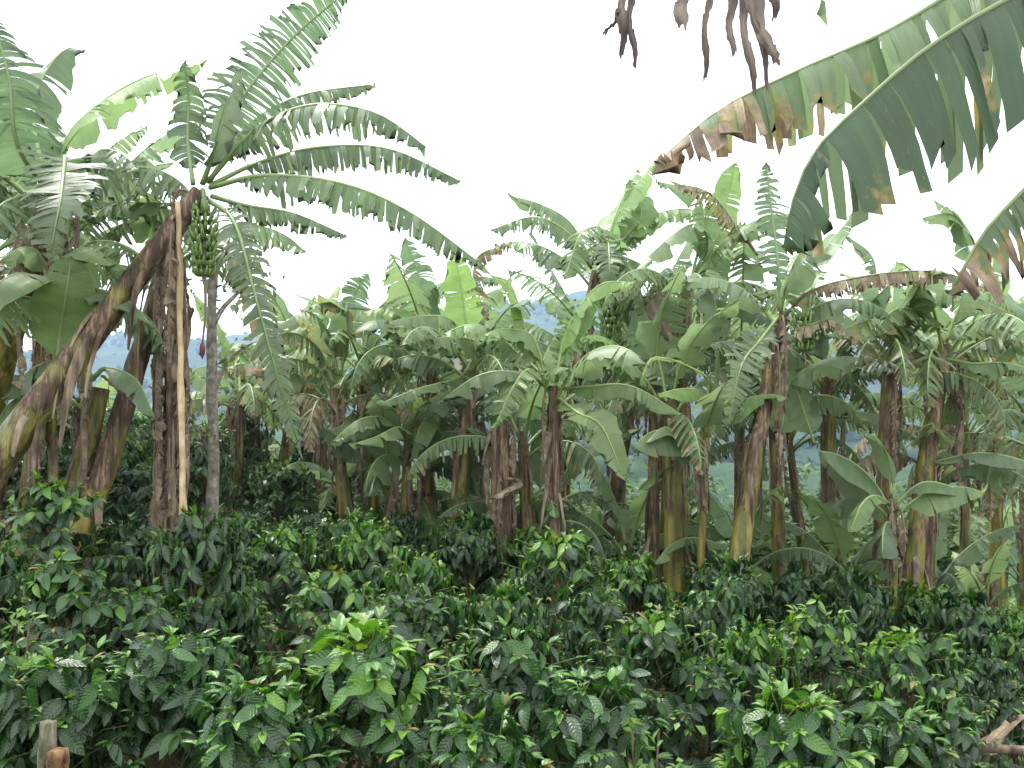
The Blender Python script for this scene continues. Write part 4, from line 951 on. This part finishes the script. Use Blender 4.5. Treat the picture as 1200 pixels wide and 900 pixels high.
NB = [  # seed, px, py(top), d, radius, label, options
 (301, 430, 738, 3.7, .62, 'big near coffee bush with glossy bright green new leaves, bottom centre-left', dict(young=.72, nparts=260, size=.146)),
 (302, 300, 800, 3.3, .50, 'coffee bush at the bottom edge with drooping leaf, left of the bright green one', dict(young=.4, nparts=200)),
 (303, 200, 742, 4.0, .60, 'coffee bush with one large hanging leaf right of the wooden stump', dict(young=.35, nparts=220)),
 (304, 75, 770, 3.8, .55, 'dark coffee bush behind the wooden stump with yellow-green twig tips', dict(young=.3, nparts=200)),
 (305, 600, 740, 4.3, .62, 'dark coffee bush in the near row just right of the bright green one', dict(young=.25, nparts=220)),
 (306, 560, 840, 3.3, .48, 'coffee bush at the bottom edge right below the bright green one', dict(young=.4, nparts=170)),
 (307, 690, 800, 3.9, .55, 'coffee bush near the bottom left of the pale weeds', dict(young=.3, nparts=180)),
 (308, 765, 722, 5.0, .62, 'coffee bush with olive and orange tips, middle of the right half', dict(young=.5, orange=.3, nparts=200)),
 (309, 925, 815, 4.0, .58, 'near coffee bush with large bright leaves right of the pale weeds', dict(young=.7, nparts=230, size=.142)),
 (310, 1045, 835, 4.3, .50, 'dark coffee bush at bottom right beside the dry litter', dict(young=.35, nparts=180)),
 (311, 1065, 742, 5.6, .66, 'rounded coffee bush with a bright yellow-green crown at lower right', dict(young=.75, nparts=200)),
 (312, 1105, 822, 5.0, .36, 'small coffee bush leaning over the dry litter at the right', dict(young=.4, nparts=120)),
 (313, 660, 628, 6.6, .78, 'tall rounded coffee bush with pale new tips at the centre', dict(young=.8, nparts=200)),
 (314, 65, 565, 5.6, .62, 'tall coffee bush with pale leaves at the foot of the left banana plants', dict(young=.7, nparts=200)),
 (315, 70, 655, 4.7, .40, 'olive brown coffee bush with long hanging leaves beside the feathery weeds', dict(young=.55, orange=.2, nparts=150)),
 (316, 390, 672, 5.2, .66, 'coffee bush with orange-tipped young leaves in the middle row', dict(young=.8, orange=.3, nparts=200)),
 (317, 170, 690, 4.9, .52, 'coffee bush in the middle row above the one with the large hanging leaf', dict(young=.35, nparts=170)),
 (318, 815, 770, 4.9, .50, 'dark coffee bush behind the pale weeds', dict(young=.25, nparts=150)),
 (319, 955, 715, 5.9, .62, 'coffee bush with fine yellow-green crown behind the near bright one', dict(young=.7, nparts=170)),
 (320, 480, 700, 5.3, .5, 'coffee bush with small dark leaves between the orange-tipped and the dark near one', dict(young=.3, nparts=150)),
]
for sd, px, py, d, rd, lab, kw in NB: near_bush(sd, px, py, d, 1.2, rd, lab, **kw)

# mid and far bushes: six kinds shared by copies
BP = []; BPH = []
for k in range(7):
    rg = np.random.default_rng(400 + k); root = thing('coffee_bush', (0, 0, 0), '', 'coffee bush', 'coffee bushes farther back in the plantation')
    yg = [.3, .65, .08, .5, .8, .3, .03][k]
    br, pos, ax, nm, ln, tn = bush_leaves(rg, 1.12, .46, 104, yg, .08, .098); wood(br, .9, rg, root, 2); BH = np.percentile(pos[:, 2], 99); BPH.append(BH)
    kid('foliage', leaves_mesh('foliage', T_HI if k < 3 else T_LO, pos, frames(ax, nm, ln), tn, rg), root)['kind'] = 'stuff'
    BP.append(root)
HAND = [  # px, py(top), d, radius, kind, label
 (232, 602, 5.5, .56, 0, 'coffee bush hiding the foot of the bamboo prop'),
 (335, 622, 7.0, .62, 1, 'coffee bush with pale crown right of the bamboo prop'),
 (245, 668, 5.6, .62, 4, 'coffee bush with a yellow-green flat crown below the bamboo prop'),
 (150, 548, 7.6, .66, 2, 'dark coffee bush under the draped cut banana stem'),
 (145, 612, 6.0, .58, 2, 'dark coffee bush in front of the dead leaf column'),
 (440, 618, 7.0, .62, 1, 'coffee bush with bright tips below the slim leaning banana plant'),
 (490, 652, 6.2, .60, 4, 'coffee bush with light green crown left of the tall central one'),
 (548, 606, 8.2, .66, 0, 'dark upright coffee bush in front of the dry-leaf-draped stump'),
 (740, 655, 7.4, .62, 1, 'coffee bush just right of the tall central one'),
 (848, 655, 7.6, .70, 0, 'broad coffee bush at the foot of the yellow-green banana stems'),
 (835, 690, 6.4, .60, 5, 'coffee bush in front of the broad one under the leaning stem'),
 (930, 672, 8.4, .62, 2, 'dark coffee bush under the olive banana stem'),
 (1005, 668, 8.0, .62, 5, 'coffee bush under the right hand banana clump'),
 (1130, 695, 7.6, .66, 0, 'coffee bush at right in front of the clearing'),
 (1190, 735, 7.2, .55, 3, 'coffee bush at the right edge above the dry litter'),
 (1150, 768, 6.7, .45, 2, 'low dark coffee bush at the right edge beside the litter'),
 (590, 690, 5.6, .52, 3, 'coffee bush between the light crown and the tall central one'),
 (700, 700, 5.6, .55, 2, 'shaded coffee bush below the tall central one'),
 (15, 545, 7.2, .6, 2, 'dark coffee bush at the left edge under the leaning stem'),
 (880, 740, 5.6, .52, 1, 'coffee bush between the olive-tipped one and the fine yellow-green crown'),
 (-20, 640, 4.9, .5, 5, 'coffee bush cut by the left edge above the feathery weeds'),
 (-30, 760, 3.6, .5, 2, 'coffee bush cut by the left edge at the bottom'),
]
spots = []
for px, py, d, rd, k, lab in HAND:
    rd *= .72; t = P(px, py, d); spots.append((t.x, t.y, t.z, rd, k, lab, True)); PLACED.append((t.x, t.y, rd))
rgb = random.Random(12)
ROWWORD = ['near', 'middle', 'back', 'last']
LAND = [(62, 400, 'the furled leaf'), (20, 500, 'the leaning left stem'), (215, 560, 'the bamboo prop'), (250, 520, 'the slender grey tree'), (392, 520, 'the slim leaning banana plant'), (480, 560, 'the yellow-green furled sucker'),
        (556, 560, 'the stem left of the stump'), (590, 600, 'the dry-leaf-draped stump'), (650, 560, 'the centre fountain plant'), (715, 560, 'the hanging maroon bud'), (790, 620, 'the thick yellow-green stems'),
        (850, 600, 'the leaning stem'), (916, 620, 'the olive stem'), (968, 600, 'the dark plant right of it'), (1040, 640, 'the right hand clump'), (1118, 640, 'the clearing edge'), (1180, 650, 'the right clearing')]
WORDS = ['small', 'dark green', 'rounded', 'pale-tipped', 'low', 'shaded', 'yellow-tipped', 'upright', 'dense', 'loose-crowned', 'flat-topped', 'olive-tinged', 'bushy', 'glossy', 'narrow']
used = set(); KW = ['leafy', 'pale-tipped', 'dark green', 'glossy', 'yellow-tipped', 'dense', 'shaded']
tries = 0; y = 0
cands = []
for gy in np.arange(4.2, 13.8, .9):
    for gx in np.arange(-9, 9, .96):
        x = gx + rgb.uniform(-.22, .22) + (int(round((gy - 4.2) / .9)) % 2) * .48; yy = gy + rgb.uniform(-.2, .2)
        if abs(x) > yy * .62 + .5: continue
        if any((x - a) ** 2 + (yy - b) ** 2 < (.38 + r) ** 2 * .72 for a, b, r in PLACED): continue
        if x > 2.2 and yy < 6.6 and x / yy > .46: continue         # bare litter corner
        if x > 3.0 and yy > 10.6 and x / yy > .44: continue          # the clearing
        cands.append((x, yy))
for x, yy in cands:
    g = gz(x, yy); H = rgb.uniform(.8, 1.45)
    px, py, d = pix((x, yy, g + H)); row = 0 if d < 6 else 1 if d < 8.3 else 2 if d < 11 else 3
    k = rgb.randrange(7); lm = min(LAND, key=lambda q: abs(q[0] - px))
    side = 'below' if abs(lm[0] - px) < 14 else ('left of' if px < lm[0] else 'right of')
    lab = None
    for w in [KW[k]] + WORDS:
        c = f'{w} coffee bush of the {ROWWORD[row]} row {side} {lm[2]}'
        if c not in used: lab = c; break
    used.add(lab); spots.append((x, yy, g + H, rgb.uniform(.36, .48), k, lab, False)); PLACED.append((x, yy, .42))
first = set()
for x, yy, zt, rd, k, lab, hand in spots:
    root = BP[k] if k not in first else copy_tree(BP[k]); first.add(k)
    g = gz(x, yy); H = max(.55, zt - g); sc = H / BPH[k]
    root.location = (x, yy, g); root.rotation_euler = (0, 0, rgb.uniform(0, 6.28)); root.scale = (rd / .46, rd / .46, sc)
    root['label'] = lab

# ------------------------------------------------------------ undergrowth, weeds and shrubs
def weed_mass(name, label, cat, regions, n, size, mat, seed, hmax=.5, tone=(0, 1)):
    rg = np.random.default_rng(seed); acc = Acc()
    per = n // len(regions)
    for x0, x1, y0, y1 in regions:
        m = max(1, per // 14); x = rg.uniform(x0, x1, m); y = rg.uniform(y0, y1, m); z = ground_z(x, y)
        c = np.stack([x, y, z + rg.uniform(.02, 1, m) * hmax * rg.uniform(.3, 1, m)], -1)
        leaf_cards(acc, c, size * 1.1, per, rg, size, .1, tone)
    return tag(link(name, acc.mesh(name, mat)), label, cat, kind='stuff')
def reg(px0, px1, d0, d1):
    a, b = P(px0, 500, (d0 + d1) / 2), P(px1, 500, (d0 + d1) / 2); return (a.x, b.x, d0, d1)
weed_mass('ground_weeds', 'low weeds and seedlings covering the soil among the coffee bushes', 'weeds', [(-5, -2, 3.5, 12), (-2, 0, 3, 12), (0, 2, 3, 12), (2, 5.5, 4, 13)], 9000, .05, M_WEED, 21, .25)
weed_mass('herb_cover', 'mixed green herbs on the slope behind the banana stems', 'undergrowth', [(-9, -3, 12, 24), (-3, 3, 12, 24), (3, 9, 12.5, 22), (6, 14, 15, 30)], 42000, .11, M_WEED, 22, .7)
def weed_clump(px, py, d, r, h, label, seed, n=700, size=.05, mat=M_WEED, tone=(.4, 1), name='weed'):
    t = P(px, py, d); g = gz(t.x, t.y); org = Vector((t.x, t.y, g)); rg = np.random.default_rng(seed)
    root = thing(name, org, label, 'weed' if name == 'weed' else 'shrub'); a = Acc(); H = max(.3, t.z - g); cs = []
    b = Acc()
    for k in range(16):
        an = rg.uniform(0, 6.28); rr = r * rg.uniform(.1, 1); hh = H * rg.uniform(.6, 1) * (1 - .3 * (rr / r) ** 2); e = np.array([math.cos(an) * rr, math.sin(an) * rr, hh])
        c, _ = smooth_curve([(0, 0, -.03), e * [.4, .4, .55], e], 7); tube(b, c, .005, 4, cap=False)
        for f in (.5, .62, .75, .87, 1): cs.append(c[min(6, int(f * 6))] )
    kid('stems', b.mesh('stems', M_CBARK), root)
    leaf_cards(a, np.array(cs), size * 1.2, n, rg, size, .0, tone); kid('foliage', a.mesh('foliage', mat), root)['kind'] = 'stuff'
weed_clump(752, 850, 3.6, .30, .4, 'pale bright green weed clump at the bottom right of centre', 31, 900, .055)
weed_clump(30, 715, 4.3, .34, .5, 'feathery light green weeds at the left edge under the olive bush', 32, 1400, .05)
weed_clump(8, 690, 4.6, .34, .5, 'tall feathery light weeds cut by the left edge', 33, 1200, .05)
weed_clump(905, 745, 6.6, .4, .5, 'light green weeds behind the near bright coffee bush', 34, 900, .05)
weed_clump(1195, 775, 7.6, .4, .4, 'pale green weeds above the dry litter at right', 35, 900, .05)
weed_clump(530, 740, 4.9, .3, .5, 'fine light weeds between the near dark bush and small dark leaved one', 36, 700, .045)
weed_clump(700, 860, 3.3, .2, .4, 'little pale weeds at bottom edge beside the bright clump', 37, 400, .045)
SH = [(330, 588, 15, 1.1), (420, 575, 16, 1.2), (470, 575, 14, .9), (515, 560, 15, 1.0), (600, 590, 13, .8), (640, 560, 15.5, 1.1), (690, 575, 14, 1.0), (735, 560, 15, 1.2), (800, 560, 16, 1.1), (880, 575, 13.5, 1.2), (925, 545, 15.5, 1.3), (985, 570, 14, 1.2), (1020, 560, 15.5, 1.2), (1080, 560, 15, 1.1), (200, 545, 14, 1.0)]
NEARN = ['left of the slim leaning banana plant', 'between the slim leaning plant and the furled sucker', 'behind the yellow-green furled sucker', 'behind the stem left of the stump', 'behind the dry-leaf-draped stump', 'behind the centre fountain plant', 'behind the narrow brown stem', 'behind the hanging maroon bud',
         'behind the thick yellow-green stems', 'between the leaning stem and the olive stem', 'behind the olive stem', 'behind the dark banana plant', 'left of the right hand clump', 'behind the right hand clump', 'behind the dead leaf column']
for i, (px, py, d, r) in enumerate(SH):
    weed_clump(px, py, d, r, 1, ('pale ' if i % 2 else 'dark ') + 'leafy shrub on the slope ' + NEARN[i], 500 + i, 1500, .16, M_SHRUB, (0, 1) if i % 2 else (0, .6), 'shrub')
# ------------------------------------------------------------ stump, litter, cut stems, blossoms, far houses
def post(px, py, d, h, r, label, name, cat, mat, seed, lean=(0, 0)):
    t = P(px, py, d); g = gz(t.x, t.y); org = Vector((t.x, t.y, g)); rg = np.random.default_rng(seed); H = t.z - g
    root = thing(name, org, label, cat); a = Acc(); s = np.linspace(0, 1, 30)[:, None]
    c = np.array([lean[0], lean[1], 0]) * s ** 2 + UP * (s * (H + .1) - .1); rad = r * (1 + .12 * np.sin(s.ravel() * 9)) * np.linspace(1.2, .9, 30)
    tube(a, c, rad, 14, rngn=rg, rough=.2); kid('log', a.mesh('log', mat), root)
    b = Acc()
    for k in range(5):                 # splintered slivers of the broken side
        an = rg.uniform(-2.6, -.4); o = np.array([math.cos(an), math.sin(an), 0]) * r * 1.02; z0 = H * rg.uniform(.35, .7); z1 = H * rg.uniform(.75, .96)
        tube(b, [o + UP * z0, o * 1.08 + UP * (z0 + z1) / 2, o * .95 + UP * z1], np.array([.014, .012, .004]), 5)
    kid('splinters', b.mesh('splinters', M_WOOD), root)
post(57, 846, 3.0, .8, .026, 'old grey wooden stump with rotten orange-brown side, bottom left corner', 'wooden_stump', 'stump', M_MOSS, 1)
post(68, 878, 2.95, .8, .03, 'crumbling orange-brown rotten post against the grey stump', 'rotten_post', 'post', M_WOOD, 2)
post(1143, 665, 13, 1, .09, 'cut reddish-brown banana stump in the clearing, left of the pair', 'cut_banana_stump', 'stump', M_DRY, 3, (.1, 0))
post(1158, 662, 12.6, 1, .09, 'cut reddish-brown banana stump in the clearing, right of the pair', 'cut_banana_stump', 'stump', M_DRY, 4)
def draped_stump():
    d = 9.0; b = bxy(590, d); org = Vector((*b, gz(*b))); o = np.array(org); rg = np.random.default_rng(61)
    root = thing('draped_stump', org, 'brown broken banana stem draped with dry leaves, tan leaf bent over left of centre', 'dead plant')
    me, C = stem_mesh((0, 0, 0), np.array(P(586, 495, d)) - o, .12, .085, rg, wear=.9, wear_top=.3); kid('pseudostem', me, root)
    for k in range(9):
        p = C[int(rg.uniform(.55, 1) * 33)] + o; a = rg.uniform(0, 6.28); dv = np.array([math.cos(a), math.sin(a), 0]); ln = rg.uniform(.4, .9)
        add_leaf(root, [p, p + dv * .12 + UP * .05, p + dv * .17 - UP * ln * .5, p + dv * .12 - UP * ln], org, .09, rg, 'dead_leaf', side=np.cross(dv, UP), tear=.6, droop=.8, grav=.9, wear=1., u0=.1, crumple=.3, rib_r=.012)
    add_leaf(root, pl(8.7, (592, 560), (610, 563, -.1), (595, 572, -.3), (574, 584, -.4)), org, .09, rg, 'dead_leaf', tear=.3, droop=.8, grav=.5, wear=1., crumple=.2, u0=.08)
draped_stump()
rgl = np.random.default_rng(90)
LIT = [(1185, 838, 'curled tan dry banana leaf on the litter at the right edge'), (1168, 858, 'flat brown dry banana leaf, lowest left on the litter'), (1196, 862, 'pale papery dry leaf cut by the right edge on the litter'), (1178, 826, 'reddish dry leaf at the back of the litter'), (1204, 846, 'brown dry leaf just outside the right edge litter')]
def on_ground(px, py):
    d = 3.0
    while d < 40:
        p = P(px, py, d)
        if p.z <= gz(p.x, p.y): return p
        d += .02
    return P(px, py, 8)
for k, (px, py, lab) in enumerate(LIT):
    p = on_ground(px, py); org = Vector((p.x, p.y, gz(p.x, p.y) + .02)); a = rgl.uniform(0, 3.1); dv = np.array([math.cos(a), math.sin(a), 0])
    L1 = .55; pts = []
    for s in np.linspace(-1, 1, 6):
        q = np.array(org) + dv * s * L1 * .5; q[2] = gz(q[0], q[1]) + .07 + .03 * math.sin(s * 4 + k); pts.append(q)
    root = thing('fallen_leaf', org, lab, 'dry leaf', 'dry banana leaves on the ground')
    add_leaf(root, pts, org, .12, rgl, 'dead_leaf', tear=.4, droop=.15, grav=.15, wear=1., crumple=.15, u0=.05, rib_r=.012)
p = on_ground(1196, 893); a = Acc(); c = [Vector((-.45, .02, .05)), Vector((-.1, 0, .07)), Vector((.3, -.03, .05)), Vector((.7, -.05, .04))]
cc, _ = smooth_curve(c, 10); tube(a, cc, np.linspace(.024, .034, 10), 9, rngn=rgl, rough=.12)
tag(link('fallen_stalk', a.mesh('fallen_stalk', M_DRY), loc=(p.x, p.y, gz(p.x, p.y))), 'pale fallen banana leaf stalk lying at the bottom right corner', 'stalk')
# loose litter flakes
acc = Acc(); q0 = on_ground(1185, 850); leaf_cards(acc, np.array([[q0.x, q0.y, q0.z]]) + np.c_[rgl.normal(0, .5, 60), rgl.normal(0, .5, 60), np.full(60, .03)], .12, 500, rgl, .09, 0)
v = np.concatenate(acc.V); v[:, 2] = np.maximum(v[:, 2], ground_z(v[:, 0], v[:, 1]) + .012); acc.V = [v]
tag(link('leaf_litter', acc.mesh('leaf_litter', M_DRY)), 'brown dry leaf litter scattered on the soil at bottom right', 'leaf litter', kind='stuff')

def house(px, py, d, w, label):
    t = P(px, py, d); org = Vector((t.x, t.y, gz(t.x, t.y))); root = thing('farm_house', org, label, 'house', 'white houses in the valley')
    def box(name, x0, x1, y0, y1, z0, z1, m, par=root):
        V = [(x, y, z) for x in (x0, x1) for y in (y0, y1) for z in (z0, z1)]; Q = [(0, 1, 3, 2), (4, 6, 7, 5), (0, 4, 5, 1), (2, 3, 7, 6), (0, 2, 6, 4), (1, 5, 7, 3)]
        return kid(name, qmesh(name, V, Q, [m], smooth=False), par)
    h = w * .38; wl = box('wall', -w / 2, w / 2, -w * .35, w * .35, -1, h, M_WALL)
    V = [(-w * .55, -w * .42, h), (w * .55, -w * .42, h), (w * .55, w * .42, h), (-w * .55, w * .42, h), (-w * .55, 0, h * 1.5), (w * .55, 0, h * 1.5)]
    kid('roof', qmesh('roof', V, [(0, 1, 5, 4), (2, 3, 4, 5), (0, 4, 3, 3), (1, 2, 5, 5)], [M_ROOF], smooth=False), root)
    for x in (-.3, .3): box('window', w * (x - .07), w * (x + .07), -w * .35 - .06, -w * .35 + .02, h * .4, h * .75, M_DARK)
    box('door', -w * .06, w * .06, -w * .35 - .06, -w * .35 + .02, 0, h * .7, M_DARK)
house(390, 566, 260, 9, 'tiny white house in the valley seen left of the clump, leftmost')
house(398, 563, 290, 7, 'tiny white house in the valley, just right of the leftmost')
house(372, 572, 230, 7, 'tiny white house lowest in the valley left of centre')

# ------------------------------------------------------------ valley haze
m, t = newmat('haze'); pv = N(t, 'ShaderNodeVolumePrincipled'); pv.inputs['Color'].default_value = (.52, .70, 1, 1); pv.inputs['Density'].default_value = .00024; pv.inputs['Anisotropy'].default_value = 0
o = N(t, 'ShaderNodeOutputMaterial'); L(t, pv.outputs[0], o.inputs['Volume'])
V = [(x, y, z) for x in (-3700, 3700) for y in (-90, 5300) for z in (-90, 460)]
hz = link('haze', qmesh('haze', V, [(0, 1, 3, 2), (4, 6, 7, 5), (0, 4, 5, 1), (2, 3, 7, 6), (0, 2, 6, 4), (1, 5, 7, 3)], [m], smooth=False)); tag(hz, 'pale blue haze filling the valley', 'haze', kind='stuff')
scn.cycles.volume_bounces = 1
